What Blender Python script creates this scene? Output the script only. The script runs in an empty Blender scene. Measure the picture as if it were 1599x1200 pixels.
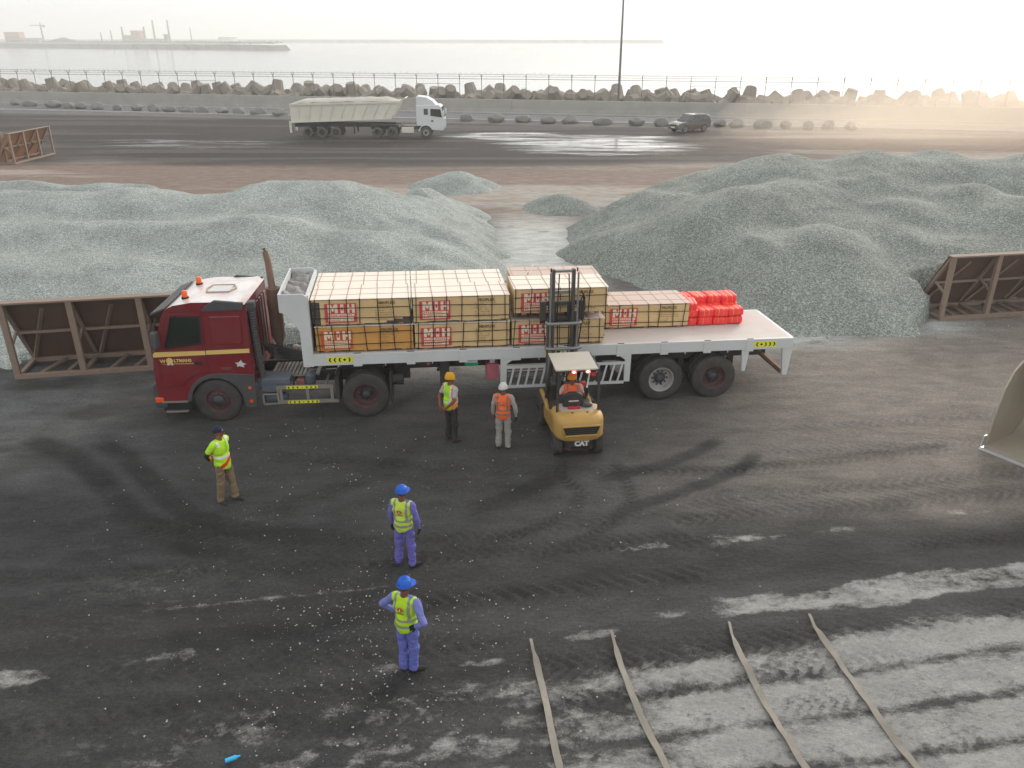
import bpy, bmesh, math, random
import numpy as np
from mathutils import Vector, Matrix, Euler

random.seed(11); RNG = np.random.default_rng(7)
SC = bpy.context.scene
COL = SC.collection
R = math.radians

# ------------------------------------------------------------------ camera
cam = bpy.data.objects.new('camera', bpy.data.cameras.new('camera')); COL.objects.link(cam)
cam.location = (0, 0, 9.2)
cam.rotation_euler = (R(90) - math.atan(542/1247), 0, 0)
cam.data.sensor_width = 36; cam.data.lens = 36*1247/1599
cam.data.clip_start = 0.1; cam.data.clip_end = 20000
SC.camera = cam

# ------------------------------------------------------------------ sky and sun
SUN_AZ, SUN_EL = R(33), R(21)      # clockwise from +Y, above the horizon
w = bpy.data.worlds.new('World'); SC.world = w; w.use_nodes = True
nt = w.node_tree; nt.nodes.clear()
sky = nt.nodes.new('ShaderNodeTexSky'); sky.sky_type = 'NISHITA'; sky.sun_disc = False
sky.sun_elevation = SUN_EL; sky.sun_rotation = SUN_AZ
sky.air_density = 1.0; sky.dust_density = 5.0; sky.ozone_density = 2.0; sky.altitude = 0
hsv = nt.nodes.new('ShaderNodeHueSaturation'); hsv.inputs['Saturation'].default_value = 0.35
bg = nt.nodes.new('ShaderNodeBackground'); bg.inputs['Strength'].default_value = 0.15
wo = nt.nodes.new('ShaderNodeOutputWorld')
ov = nt.nodes.new('ShaderNodeMix'); ov.data_type = 'RGBA'; ov.inputs['Factor'].default_value = .56      # thin even overcast veil over the clear sky
ov.inputs['B'].default_value = (7.4, 7.5, 7.55, 1)
nt.links.new(sky.outputs[0], hsv.inputs['Color']); nt.links.new(hsv.outputs[0], ov.inputs['A']); nt.links.new(ov.outputs['Result'], bg.inputs['Color'])
nt.links.new(bg.outputs[0], wo.inputs['Surface'])
sl = bpy.data.lights.new('sun', 'SUN'); sl.energy = 1.0; sl.angle = R(16); sl.color = (1.0, 0.93, 0.82)
sun = bpy.data.objects.new('sun', sl); COL.objects.link(sun)
sd = Vector((math.sin(SUN_AZ)*math.cos(SUN_EL), math.cos(SUN_AZ)*math.cos(SUN_EL), math.sin(SUN_EL)))
sun.rotation_euler = (-sd).to_track_quat('-Z', 'Y').to_euler()
SC.view_settings.view_transform = 'Standard'; SC.view_settings.look = 'None'
SC.view_settings.exposure = 0.5; SC.view_settings.gamma = 1.0; SC.view_settings.use_curve_mapping = False
cy = SC.cycles
cy.use_denoising = True; cy.max_bounces = 6; cy.diffuse_bounces = 3; cy.glossy_bounces = 3
cy.transmission_bounces = 4; cy.volume_bounces = 2; cy.transparent_max_bounces = 8
cy.sample_clamp_indirect = 6

# ------------------------------------------------------------------ helpers
def lin(h):
    h = h.lstrip('#'); c = [int(h[i:i+2], 16)/255 for i in (0, 2, 4)]
    return tuple(x/12.92 if x <= .04045 else ((x+.055)/1.055)**2.4 for x in c)
def tag(o, label=None, cat=None, group=None, kind=None):
    if label: o['label'] = label
    if cat: o['category'] = cat
    if group: o['group'] = group
    if kind: o['kind'] = kind
    return o
def empty(name, loc=(0,0,0), rot=(0,0,0), label=None, cat=None, group=None):
    o = bpy.data.objects.new(name, None); COL.objects.link(o); o.empty_display_size = .2
    o.location = loc; o.rotation_euler = rot
    return tag(o, label, cat, group)
def new_obj(name, mesh, parent=None):
    o = bpy.data.objects.new(name, mesh); COL.objects.link(o)
    if parent is not None: o.parent = parent
    return o
def copy_tree(o, parent=None):
    c = o.copy(); COL.objects.link(c); c.parent = parent
    for ch in list(o.children): copy_tree(ch, c)
    return c
def rotz(a): return Matrix.Rotation(a, 3, 'Z')

class MB:
    def __init__(s): s.v = []; s.f = []; s.m = []; s.M = None
    def add(s, vs, fs, m=0):
        b = len(s.v)
        s.v += [tuple(s.M @ Vector(p)) if s.M else tuple(p) for p in vs]
        s.f += [tuple(b+i for i in f) for f in fs]; s.m += [m]*len(fs); return s
    def bx(s, x0, x1, y0, y1, z0, z1, m=0):
        return s.add([(x0,y0,z0),(x1,y0,z0),(x1,y1,z0),(x0,y1,z0),(x0,y0,z1),(x1,y0,z1),(x1,y1,z1),(x0,y1,z1)],
                     [(0,3,2,1),(4,5,6,7),(0,1,5,4),(1,2,6,5),(2,3,7,6),(3,0,4,7)], m)
    def box(s, c, size, rot=(0,0,0), m=0):
        Rm = Euler(rot).to_matrix(); h = [k/2 for k in size]; c = Vector(c)
        vs = [c + Rm @ Vector((x*h[0], y*h[1], z*h[2])) for z in (-1,1) for x,y in ((-1,-1),(1,-1),(1,1),(-1,1))]
        return s.add(vs, [(0,3,2,1),(4,5,6,7),(0,1,5,4),(1,2,6,5),(2,3,7,6),(3,0,4,7)], m)
    def bar(s, p, q, w, h=None, m=0, up=(0,0,1)):
        p = Vector(p); q = Vector(q); h = h or w; d = (q-p).normalized(); u = Vector(up)
        if abs(d.dot(u)) > .98: u = Vector((0,1,0))
        a = d.cross(u).normalized(); b = a.cross(d).normalized(); a = a*w/2; b = b*h/2
        vs = [p-a-b, p+a-b, p+a+b, p-a+b, q-a-b, q+a-b, q+a+b, q-a+b]
        return s.add(vs, [(0,3,2,1),(4,5,6,7),(0,1,5,4),(1,2,6,5),(2,3,7,6),(3,0,4,7)], m)
    def ring(s, p, d, r, n, ref=None):
        d = d.normalized(); u = ref or (Vector((0,0,1)) if abs(d.z) < .9 else Vector((0,1,0)))
        a = d.cross(u).normalized(); b = d.cross(a).normalized()
        return [p + (a*math.cos(2*math.pi*i/n) + b*math.sin(2*math.pi*i/n))*r for i in range(n)]
    def cyl(s, p, q, r0, r1=None, n=14, m=0):
        return s.tube([p, q], [r0, r0 if r1 is None else r1], n, m)
    def tube(s, pts, r, n=8, m=0):
        pts = [Vector(p) for p in pts]
        if not hasattr(r, '__len__'): r = [r]*len(pts)
        vs = []; fs = []
        for i, p in enumerate(pts):
            d = (pts[min(i+1, len(pts)-1)] - pts[max(i-1, 0)])
            vs += s.ring(p, d, r[i], n)
        for i in range(len(pts)-1):
            for k in range(n):
                a, b = i*n+k, i*n+(k+1) % n
                fs.append((a, b, b+n, a+n))
        fs.append(tuple(range(n-1, -1, -1))); fs.append(tuple(range((len(pts)-1)*n, len(pts)*n)))
        return s.add(vs, fs, m)
    def lathe(s, prof, c, axis=(0,1,0), n=28, m=0, mats=None):
        c = Vector(c); ax = Vector(axis).normalized(); vs = []; fs = []
        for a, r in prof: vs += s.ring(c + ax*a, ax, max(r, 1e-4), n)
        b = len(s.f)
        for i in range(len(prof)-1):
            for k in range(n):
                p, q = i*n+k, i*n+(k+1) % n
                fs.append((p, q, q+n, p+n))
        s.add(vs, fs, m)
        if mats:
            for i in range(len(prof)-1):
                for k in range(n): s.m[b+i*n+k] = mats[i]
        return s
    def prism(s, poly, axis, a, b, m=0, fn=None):
        n = len(poly); vs = []
        for t in (a, b):
            for u, v in poly:
                p = {'x': (t,u,v), 'y': (u,t,v), 'z': (u,v,t)}[axis]
                vs.append(fn(p) if fn else p)
        fs = [tuple(range(n)), tuple(range(2*n-1, n-1, -1))] + [(i, i+n, (i+1) % n+n, (i+1) % n) for i in range(n)]
        return s.add(vs, fs, m)
    def ell(s, c, r, n=12, k=8, m=0, rot=(0,0,0)):
        Rm = Euler(rot).to_matrix(); c = Vector(c); vs = []; fs = []
        for j in range(k+1):
            t = math.pi*j/k
            for i in range(n):
                p = 2*math.pi*i/n
                vs.append(c + Rm @ Vector((r[0]*math.sin(t)*math.cos(p), r[1]*math.sin(t)*math.sin(p), r[2]*math.cos(t))))
        for j in range(k):
            for i in range(n):
                a, b = j*n+i, j*n+(i+1) % n
                fs.append((a, a+n, b+n, b))
        return s.add(vs, fs, m)
    def mesh(s, name, mats, smooth=None):
        me = bpy.data.meshes.new(name); me.from_pydata([tuple(p) for p in s.v], [], s.f)
        for mm in (mats if isinstance(mats, (list, tuple)) else [mats]): me.materials.append(mm)
        me.polygons.foreach_set('material_index', s.m); me.validate()
        bm = bmesh.new(); bm.from_mesh(me)
        bmesh.ops.remove_doubles(bm, verts=bm.verts, dist=1e-5)
        bmesh.ops.recalc_face_normals(bm, faces=bm.faces); bm.to_mesh(me); bm.free()
        if smooth:
            me.polygons.foreach_set('use_smooth', [True]*len(me.polygons)); me.set_sharp_from_angle(angle=R(smooth))
        return me
    def build(s, name, mats, parent=None, smooth=None, bevel=0, seg=2):
        o = new_obj(name, s.mesh(name, mats, smooth), parent)
        if bevel:
            b = o.modifiers.new('Bevel', 'BEVEL'); b.width = bevel; b.segments = seg; b.limit_method = 'ANGLE'; b.angle_limit = R(35)
            b.harden_normals = False
        return o

# numpy value noise
def _hash(ix, iy, seed):
    n = (ix.astype(np.int64)*374761393 + iy.astype(np.int64)*668265263 + seed*1442695041) & 0x7fffffff
    n = ((n ^ (n >> 13))*1274126177) & 0x7fffffff
    return ((n ^ (n >> 16)) & 0xffff)/65535.0
def vnoise(x, y, seed=0):
    ix = np.floor(x); iy = np.floor(y); fx = x-ix; fy = y-iy
    fx = fx*fx*(3-2*fx); fy = fy*fy*(3-2*fy)
    a = _hash(ix, iy, seed); b = _hash(ix+1, iy, seed); c = _hash(ix, iy+1, seed); d = _hash(ix+1, iy+1, seed)
    return (a*(1-fx)+b*fx)*(1-fy) + (c*(1-fx)+d*fx)*fy
def fbm(x, y, seed=0, o=4):
    s = 0; a = .5; t = 0
    for i in range(o):
        s = s + a*vnoise(x*2**i, y*2**i, seed+i*17); t += a; a *= .5
    return s/t
def sstep(a, b, x):
    t = np.clip((x-a)/(b-a), 0, 1); return t*t*(3-2*t)

# ------------------------------------------------------------------ materials
def nodes(name):
    m = bpy.data.materials.new(name); m.use_nodes = True
    t = m.node_tree; return m, t, t.nodes['Principled BSDF'], t.nodes.new, t.links.new
def mat(name, col, rough=.6, metal=0, var=.15, dust=0.0, dustcol='a89f94', scale=3.0, bump=0.0, bscale=40, wear=0, wearcol='6b4a3a', emit=None, spec=.5, top=0.0):
    """painted / dirty surface: noise-varied colour, patches of dust, optional chips, dust lying on upward faces"""
    m, t, b, N, L = nodes(name)
    c = lin(col) if isinstance(col, str) else col
    tc = N('ShaderNodeTexCoord')
    n1 = N('ShaderNodeTexNoise'); n1.inputs['Scale'].default_value = scale; n1.inputs['Detail'].default_value = 6; n1.inputs['Roughness'].default_value = .65
    L(tc.outputs['Object'], n1.inputs['Vector'])
    mx = N('ShaderNodeMix'); mx.data_type = 'RGBA'
    mx.inputs['A'].default_value = (*[k*(1-var) for k in c], 1); mx.inputs['B'].default_value = (*[min(1, k*(1+var)) for k in c], 1)
    L(n1.outputs['Fac'], mx.inputs['Factor']); out = mx.outputs['Result']
    if wear:
        n3 = N('ShaderNodeTexNoise'); n3.inputs['Scale'].default_value = scale*4.3; n3.inputs['Detail'].default_value = 8; n3.inputs['Roughness'].default_value = .75
        L(tc.outputs['Object'], n3.inputs['Vector'])
        r = N('ShaderNodeValToRGB'); r.color_ramp.elements[0].position = .72-wear*.25; r.color_ramp.elements[1].position = .78-wear*.25
        L(n3.outputs['Fac'], r.inputs[0])
        m3 = N('ShaderNodeMix'); m3.data_type = 'RGBA'; L(r.outputs[0], m3.inputs['Factor']); L(out, m3.inputs['A'])
        m3.inputs['B'].default_value = (*lin(wearcol), 1); out = m3.outputs['Result']
    if dust or top:
        n2 = N('ShaderNodeTexNoise'); n2.inputs['Scale'].default_value = scale*.8; n2.inputs['Detail'].default_value = 7; n2.inputs['Roughness'].default_value = .7
        mp = N('ShaderNodeMapping'); mp.inputs['Location'].default_value = (3.1, 7.7, 1.3); L(tc.outputs['Object'], mp.inputs[0]); L(mp.outputs[0], n2.inputs['Vector'])
        mr = N('ShaderNodeMapRange'); mr.inputs['From Min'].default_value = .3; mr.inputs['From Max'].default_value = .75
        mr.inputs['To Max'].default_value = dust*1.6; mr.inputs['To Min'].default_value = dust*.3; L(n2.outputs['Fac'], mr.inputs['Value'])
        f = mr.outputs[0]
        if top:
            g = N('ShaderNodeNewGeometry'); sx = N('ShaderNodeSeparateXYZ'); L(g.outputs['Normal'], sx.inputs[0])
            m4 = N('ShaderNodeMapRange'); m4.inputs['From Min'].default_value = .5; m4.inputs['From Max'].default_value = .95; m4.inputs['To Max'].default_value = top; L(sx.outputs['Z'], m4.inputs['Value'])
            m5 = N('ShaderNodeMath'); m5.operation = 'MULTIPLY'; L(m4.outputs[0], m5.inputs[0])
            m6 = N('ShaderNodeMapRange'); m6.inputs['From Min'].default_value = .25; m6.inputs['From Max'].default_value = .6; m6.inputs['To Min'].default_value = .55; L(n2.outputs['Fac'], m6.inputs['Value']); L(m6.outputs[0], m5.inputs[1])
            ad = N('ShaderNodeMath'); ad.operation = 'MAXIMUM'; L(f, ad.inputs[0]); L(m5.outputs[0], ad.inputs[1]); f = ad.outputs[0]
        m2 = N('ShaderNodeMix'); m2.data_type = 'RGBA'; L(f, m2.inputs['Factor']); L(out, m2.inputs['A'])
        m2.inputs['B'].default_value = (*lin(dustcol), 1); out = m2.outputs['Result']
    L(out, b.inputs['Base Color'])
    b.inputs['Roughness'].default_value = rough; b.inputs['Metallic'].default_value = metal
    b.inputs['Specular IOR Level'].default_value = spec
    if bump:
        n4 = N('ShaderNodeTexNoise'); n4.inputs['Scale'].default_value = bscale; n4.inputs['Detail'].default_value = 4
        L(tc.outputs['Object'], n4.inputs['Vector'])
        bp = N('ShaderNodeBump'); bp.inputs['Strength'].default_value = bump; bp.inputs['Distance'].default_value = .02
        L(n4.outputs['Fac'], bp.inputs['Height']); L(bp.outputs[0], b.inputs['Normal'])
    if emit:
        b.inputs['Emission Color'].default_value = (*lin(emit[0]), 1); b.inputs['Emission Strength'].default_value = emit[1]
    return m

def ground_material():
    m, t, b, N, L = nodes('yard_surface')
    at = N('ShaderNodeAttribute'); at.attribute_name = 'gcol'
    aw = N('ShaderNodeAttribute'); aw.attribute_name = 'wet'
    g = N('ShaderNodeNewGeometry')
    def noise(sc, det, loc=(0,0,0), stretch=None, rough=.65):
        mp = N('ShaderNodeMapping'); mp.inputs['Location'].default_value = loc
        if stretch: mp.inputs['Rotation'].default_value = (0, 0, -R(9)); mp.inputs['Scale'].default_value = stretch
        L(g.outputs['Position'], mp.inputs[0])
        n = N('ShaderNodeTexNoise'); n.inputs['Scale'].default_value = sc; n.inputs['Detail'].default_value = det; n.inputs['Roughness'].default_value = rough
        L(mp.outputs[0], n.inputs['Vector']); return n.outputs['Fac']
    def maprange(v, a, c, d, e):
        r = N('ShaderNodeMapRange'); r.inputs[1].default_value = a; r.inputs[2].default_value = c; r.inputs[3].default_value = d; r.inputs[4].default_value = e
        L(v, r.inputs[0]); return r.outputs[0]
    def math_(op, x, y):
        k = N('ShaderNodeMath'); k.operation = op
        for i, q in enumerate((x, y)):
            if hasattr(q, 'links'): L(q, k.inputs[i])
            else: k.inputs[i].default_value = q
        return k.outputs[0]
    n1 = maprange(noise(2.2, 8, stretch=(.45, 1, 1)), .3, .7, .72, 1.3)
    n2 = maprange(noise(14, 8, (5, 3, 0), rough=.8), .3, .7, .6, 1.42)
    n3 = maprange(noise(55, 6, (1, 9, 0), rough=.8), .3, .7, .62, 1.42)
    f = math_('MULTIPLY', math_('MULTIPLY', n1, n2), n3)
    mx = N('ShaderNodeMix'); mx.data_type = 'RGBA'; mx.blend_type = 'MULTIPLY'; mx.inputs['Factor'].default_value = 1
    L(at.outputs['Color'], mx.inputs['A']); L(f, mx.inputs['B'])
    # pale concrete showing through the black dust, ragged at its edges
    ap = N('ShaderNodeAttribute'); ap.attribute_name = 'pale'
    N1 = maprange(noise(5.5, 10, (3, 8, 0), stretch=(.6, 1, 1), rough=.74), .34, .66, 0, .8)
    N2 = maprange(noise(1.3, 6, (6, 2, 0), stretch=(.45, 1, 1)), .35, .65, 0, .5)
    N3 = maprange(noise(30, 5, (2, 2, 0), rough=.8), .35, .65, 0, .3)
    pn = math_('ADD', math_('ADD', N1, N2), N3)
    pm = maprange(math_('ADD', ap.outputs['Fac'], pn), 1.0, 1.72, 0, .92)
    pc = N('ShaderNodeMix'); pc.data_type = 'RGBA'; pc.inputs['A'].default_value = (*lin('868480'), 1); pc.inputs['B'].default_value = (*lin('a09e99'), 1); L(noise(.9, 6, (8, 8, 0)), pc.inputs['Factor'])
    pmul = N('ShaderNodeMix'); pmul.data_type = 'RGBA'; pmul.blend_type = 'MULTIPLY'; pmul.inputs['Factor'].default_value = .6; L(pc.outputs['Result'], pmul.inputs['A']); L(f, pmul.inputs['B'])
    px_ = N('ShaderNodeMix'); px_.data_type = 'RGBA'; L(math_('MULTIPLY', pm, maprange(ap.outputs['Fac'], .0, .25, 0, 1)), px_.inputs['Factor']); L(mx.outputs['Result'], px_.inputs['A']); L(pmul.outputs['Result'], px_.inputs['B'])
    # wet film: patchy, follows wheel lines
    wn = noise(.9, 10, (2, 4, 0), stretch=(.11, .8, 1), rough=.78)
    wet = maprange(math_('ADD', math_('MULTIPLY', aw.outputs['Fac'], .52), wn), .92, 1.04, 0, 1)
    dk = N('ShaderNodeMix'); dk.data_type = 'RGBA'; dk.inputs['B'].default_value = (.03, .03, .03, 1)
    L(math_('MULTIPLY', wet, .7), dk.inputs['Factor']); L(px_.outputs['Result'], dk.inputs['A'])
    L(dk.outputs['Result'], b.inputs['Base Color'])
    L(maprange(wet, 0, 1, .85, .12), b.inputs['Roughness'])
    L(maprange(wet, 0, 1, .15, .6), b.inputs['Specular IOR Level'])
    h = math_('ADD', math_('MULTIPLY', noise(9, 8, (7, 1, 0), stretch=(.5, 1, 1)), 1.0), math_('MULTIPLY', noise(60, 4), .35))
    bp = N('ShaderNodeBump'); bp.inputs['Distance'].default_value = .05
    L(maprange(wet, 0, 1, .85, .03), bp.inputs['Strength']); L(h, bp.inputs['Height']); L(bp.outputs[0], b.inputs['Normal'])
    return m
def gravel_material(name, a, c, d):
    m, t, b, N, L = nodes(name)
    g = N('ShaderNodeNewGeometry')
    v = N('ShaderNodeTexVoronoi'); v.inputs['Scale'].default_value = 26; L(g.outputs['Position'], v.inputs['Vector'])
    sx = N('ShaderNodeSeparateColor'); L(v.outputs['Color'], sx.inputs[0])
    r = N('ShaderNodeValToRGB'); e = r.color_ramp.elements
    e[0].color = (*lin(a), 1); e[1].color = (*lin(d), 1); e[1].position = 1
    k = e.new(.55); k.color = (*lin(c), 1)
    L(sx.outputs[0], r.inputs[0])
    n = N('ShaderNodeTexNoise'); n.inputs['Scale'].default_value = .5; n.inputs['Detail'].default_value = 7; n.inputs['Roughness'].default_value = .6; L(g.outputs['Position'], n.inputs['Vector'])
    mr = N('ShaderNodeMapRange'); mr.inputs[1].default_value = .3; mr.inputs[2].default_value = .7; mr.inputs[3].default_value = .82; mr.inputs[4].default_value = 1.15; L(n.outputs['Fac'], mr.inputs[0])
    mx = N('ShaderNodeMix'); mx.data_type = 'RGBA'; mx.blend_type = 'MULTIPLY'; mx.inputs['Factor'].default_value = 1
    L(r.outputs[0], mx.inputs['A']); L(mr.outputs[0], mx.inputs['B']); L(mx.outputs['Result'], b.inputs['Base Color'])
    b.inputs['Roughness'].default_value = .9; b.inputs['Specular IOR Level'].default_value = .2
    v2 = N('ShaderNodeTexVoronoi'); v2.inputs['Scale'].default_value = 19; L(g.outputs['Position'], v2.inputs['Vector'])
    bp = N('ShaderNodeBump'); bp.inputs['Strength'].default_value = .55; bp.inputs['Distance'].default_value = .04; bp.invert = True
    L(v2.outputs['Distance'], bp.inputs['Height']); L(bp.outputs[0], b.inputs['Normal'])
    return m
M = {}
M['ground'] = ground_material()
M['gravel'] = gravel_material('grey_green_gravel', '747a75', '8d938e', 'adb1ab')
M['gravel_dark'] = gravel_material('darker_green_gravel', '61665f', '7c8179', 'a3a69e')
M['concrete'] = mat('weathered_concrete', 'a5a39c', .9, var=.2, scale=.6, bump=.4, bscale=6, dust=.2, dustcol='6e6a63')
M['block'] = mat('sea_block_concrete', '8d857a', .92, var=.28, scale=.7, bump=.5, bscale=4, dust=.25, dustcol='6f675d')
M['rock'] = mat('dusty_rock', '7f7d78', .95, var=.3, scale=1.5, bump=.6, bscale=5)
M['asphalt'] = mat('road_asphalt', '58565a', .85, var=.25, scale=.4, bump=.2)
M['roadpaint'] = mat('worn_kerb_paint', 'a5a29c', .8, var=.2, scale=1)
M['galv'] = mat('galvanised_steel', '6f7274', .5, .6, var=.2)

# ------------------------------------------------------------------ ground sheet
WDX, WDY = 0.9750, -0.2222                     # direction of the sea wall
def wallv(x, y): return (y-111.59)*WDX - x*WDY  # distance beyond the wall line
def axis_lines(parts):
    out = []
    for a, b, st in parts:
        n = max(1, int(round((b-a)/st))); out += list(np.linspace(a, b, n, endpoint=False))
    return out + [parts[-1][1]]
gx = np.array(axis_lines([(-420,-130,20),(-130,-60,1.2),(-60,-20,.5),(-20,-13,.16),(-13,13,.06),(13,20,.16),(20,60,.5),(60,130,1.2),(130,420,20)]))
gy = np.array(axis_lines([(-80,5,5),(5,7.5,.4),(7.5,18.5,.06),(18.5,30,.12),(30,60,.35),(60,135,.5),(135,230,3)]))
X, Y = np.meshgrid(gx, gy)
c9, s9 = math.cos(R(9)), math.sin(R(9))
U = X*c9 + Y*s9; V = -X*s9 + Y*c9
def seg_dist(x, y, pts):
    d = np.full(x.shape, 1e9); al = np.zeros(x.shape); L0 = 0
    for (x0,y0),(x1,y1) in zip(pts[:-1], pts[1:]):
        dx, dy = x1-x0, y1-y0; l = math.hypot(dx, dy)
        t = np.clip(((x-x0)*dx+(y-y0)*dy)/(l*l), 0, 1)
        e = np.hypot(x-x0-t*dx, y-y0-t*dy); k = e < d
        d = np.where(k, e, d); al = np.where(k, L0+t*l, al); L0 += l
    return d, al, L0
def mixc(C, col, f): return C + (np.array(lin(col))[None, None, :] - C)*f[..., None]
n_big = fbm(X*.16, Y*.22, 1, 4); n_mid = fbm(U*.5, V*1.3, 2, 5); n_fin = fbm(U*1.6, V*3.2, 3, 5); n_pat = fbm(U*1.1, V*2.2, 9, 5)
Z = (n_mid-.5)*.05 + (n_fin-.5)*.03
Cg = np.zeros(X.shape+(3,)) + np.array(lin('464544'))
Cg = mixc(Cg, '7b736b', np.clip(sstep(0, 10, X)*sstep(12.5, 15, Y)*(.45+n_big), 0, 1))            # greyer, warmer to the right
Cg = mixc(Cg, '3c3c3c', sstep(2, -3, X)*sstep(16.5, 13, Y)*.8*sstep(.35, .6, n_big+.12))
Cg = mixc(Cg, '646463', sstep(-7, -13, X)*sstep(14.5, 17, Y)*sstep(.3, .6, n_mid)*.7)
Cg = mixc(Cg, '222222', np.exp(-(((U+2.2)/2.4)**2+((V-11.35)/.45)**2))*.95)           # black spill
Cg = mixc(Cg, '2c2b2b', np.exp(-(((X-6.3)/.8)**2+((Y-13.0)/.45)**2))*.85)
# dark worked band and the concrete showing through
bandn = (fbm(U*.45, V*.2, 21, 3)-.5)*.5
Vn = V + bandn*.35
Cg = mixc(Cg, '3d3b3a', np.exp(-((Vn-11.75)/.55)**2)*.75)
conc = sstep(9.85, 9.2, Vn + (n_pat-.5)*.7)*sstep(-5.2, -2.0, U+(n_pat-.5)*4)
conc = conc*sstep(.30, .46, n_pat + .30*sstep(0, 6, U) - .02)
pale = conc*(.42+.78*sstep(0, 6, U))
for vb, wd in ((7.22, .10), (8.02, .11), (8.84, .12)):
    pale = pale*(1-np.exp(-((Vn-vb)/wd)**2)*.72*sstep(-4, 0, U)); Z -= np.exp(-((Vn-vb)/wd)**2)*.015
lp = sstep(.16, .05, np.abs(Vn-10.62)-.22+(n_pat-.5)*.6)*(sstep(5.0, 6.4, U+(n_pat-.5)*3))
pale = np.maximum(pale, lp*.85)
for u0, v0, ru, rv in ((-6.3, 10.7, .75, .17), (-4.1, 10.85, .85, .15), (-.3, 10.1, .35, .22), (3.0, 10.3, .5, .13), (4.5, 10.6, .4, .15), (1.0, 9.9, .4, .06)):
    q = ((U-u0)/ru)**2+((V-v0)/rv)**2 + (n_pat-.5)*3.2 + (n_fin-.5)*1.5
    pale = np.maximum(pale, sstep(1.5, .1, q)*.62)
ws = np.exp(-((V-12.62-.05*np.sin(U*.7))/.16)**2)*sstep(3.2, 5, U)*sstep(13.5, 11, U)*sstep(.47, .62, n_fin*.6+n_pat*.4)
pale = np.maximum(pale, ws*.7)
pale = np.maximum(pale, .42*np.exp(-((V-12.1)/.05)**2)*sstep(-5.5,-4,U)*sstep(1.5,0,U))
pale = np.maximum(pale, .1*sstep(.5,.7,n_big)*sstep(17,12,Y))
# wheel tracks (lug tyres): pressed in, with chevron relief
def track(pts, wd, depth, col, f, lug=.0, pitch=.3, skew=.5):
    global Cg, Z, pale
    sel = (Y > 6) & (Y < 32)
    d, al, L0 = seg_dist(X, Y, pts)
    k = np.exp(-(d/wd)**4)*sstep(0, .7, al)*sstep(L0, L0-.7, al)*(.45+.75*n_mid)
    tread = np.sin((al+skew*d)*2*math.pi/pitch)
    if col: Cg = mixc(Cg, col, np.clip(k*f*(1 if not lug else .62+.5*tread), 0, 1))
    if lug: pale = pale*(1-np.clip(k*1.1, 0, 1)*(.14+.4*(tread > .1))*sstep(.42, .6, n_pat))
    else: pale = pale*(1-np.clip(k*f, 0, 1)*.5)
    Z -= k*depth; Z += k*lug*1.6*tread
track([(-12.3,17.9),(-10.6,16.9),(-9.2,15.6),(-7.9,14.2),(-6.4,13.2),(-4.6,12.7)], .32, .02, '2b2b2a', 1.0)
track([(-10.5,17.8),(-9.2,16.8),(-8.0,15.5),(-6.7,14.2),(-5.2,13.6),(-2.8,13.4)], .3, .02, '2c2c2b', .95)
track([(1.22,16.9),(1.1,15.9),(1.5,15.2),(1.3,14.4),(.2,13.6),(-.9,13.1)], .17, .015, '2a2928', 1.0, .008, .16)
track([(2.35,16.9),(2.55,15.8),(2.6,14.9),(2.1,14.0),(1.2,13.2),(.2,12.7)], .17, .015, '2a2928', 1.0, .008, .16)
track([(1.2,16.2),(.6,15.5),(-.2,14.9),(-1.2,14.3)], .3, .01, '2c2b2a', .8)
track([(5.4,17.9),(4.4,17.0),(3.5,16.4),(2.4,15.9),(1.7,15.7)], .2, .014, '302f2e', .9)
track([(6.15,17.3),(5.3,16.2),(4.4,15.6),(3.2,14.9),(2.0,14.3)], .2, .014, '302f2e', .95)
track([(3.0,13.95),(7,14.6),(14,15.7)], .33, .012, '595653', .8, .022, .27, 1.1)
track([(3.4,14.75),(7,15.3),(14,16.4)], .3, .012, '595653', .8, .02, .27, -1.1)
track([(5.5,16.9),(9,17.3),(14,18.1)], .3, .01, '63605e', .6, .014, .25, 1)
track([(6.5,18.4),(10,18.7),(15,19.4)], .3, .01, '5e5b59', .6, .012, .25, -1)
track([(-2.2,11.25),(0,11.6),(4,12.3)], .3, .02, '353432', .7, .022, .32, 1.2)
track([(-9,9.3),(-6,9.7),(-3,10.2),(0,10.5)], .32, .015, '3a3938', .6, .015, .3, -1)
track([(0,9.75),(4,10.3),(10,11.3)], .38, .02, '575350', .85, .018, .26, 1.2)
track([(-5,12.8),(-2.8,12.75),(1,12.95),(5,13.3)], .3, .01, '3d3c3b', .6, .012, .26, 1)
track([(-9,8.2),(-5,8.9),(-1,9.5)], .3, .014, '363534', .6, .014, .3, 1)
for pts_, wd_, f_ in (([(-13,15.2),(-8,13.6),(-3,12.6),(3,12.9),(9,14.4)],.7,.5),([(-12,11.0),(-6,11.3),(0,11.9),(6,12.6),(12,13.9)],.5,.45),([(-9,10.2),(-4,9.9),(0,10.2),(4,10.6)],.45,.5),([(-4.5,16.8),(0,15.2),(4,13.9),(10,13.6)],.4,.35),([(-2,18.2),(-3,16.0),(-5.5,14.0),(-9,12.4)],.3,.4),([(2.5,14.2),(3.5,13.2),(6,12.3),(10,12.0)],.3,.45),([(-7,9.0),(-2,9.35),(2,10.0),(7,11.2)],.25,.5)):
    track(pts_, wd_, .006, '2f2e2d', f_)
for pts_ in ([(-10,12.2),(-5,12.3),(0,12.9),(4,13.6)],[(-8,13.9),(-4,13.2),(0,13.5),(3,14.3)],[(7.5,13.1),(10,13.4),(13,14.0)],[(0,8.9),(3,9.5),(7,10.3)],[(-6,16.9),(-1,16.2),(5,16.1),(11,17.4)],[(-5.5,8.5),(-3,8.7),(0,9.2)]):
    track(pts_, .24, .012, '3a3938', .55, .02, .24, 1.1)
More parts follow.
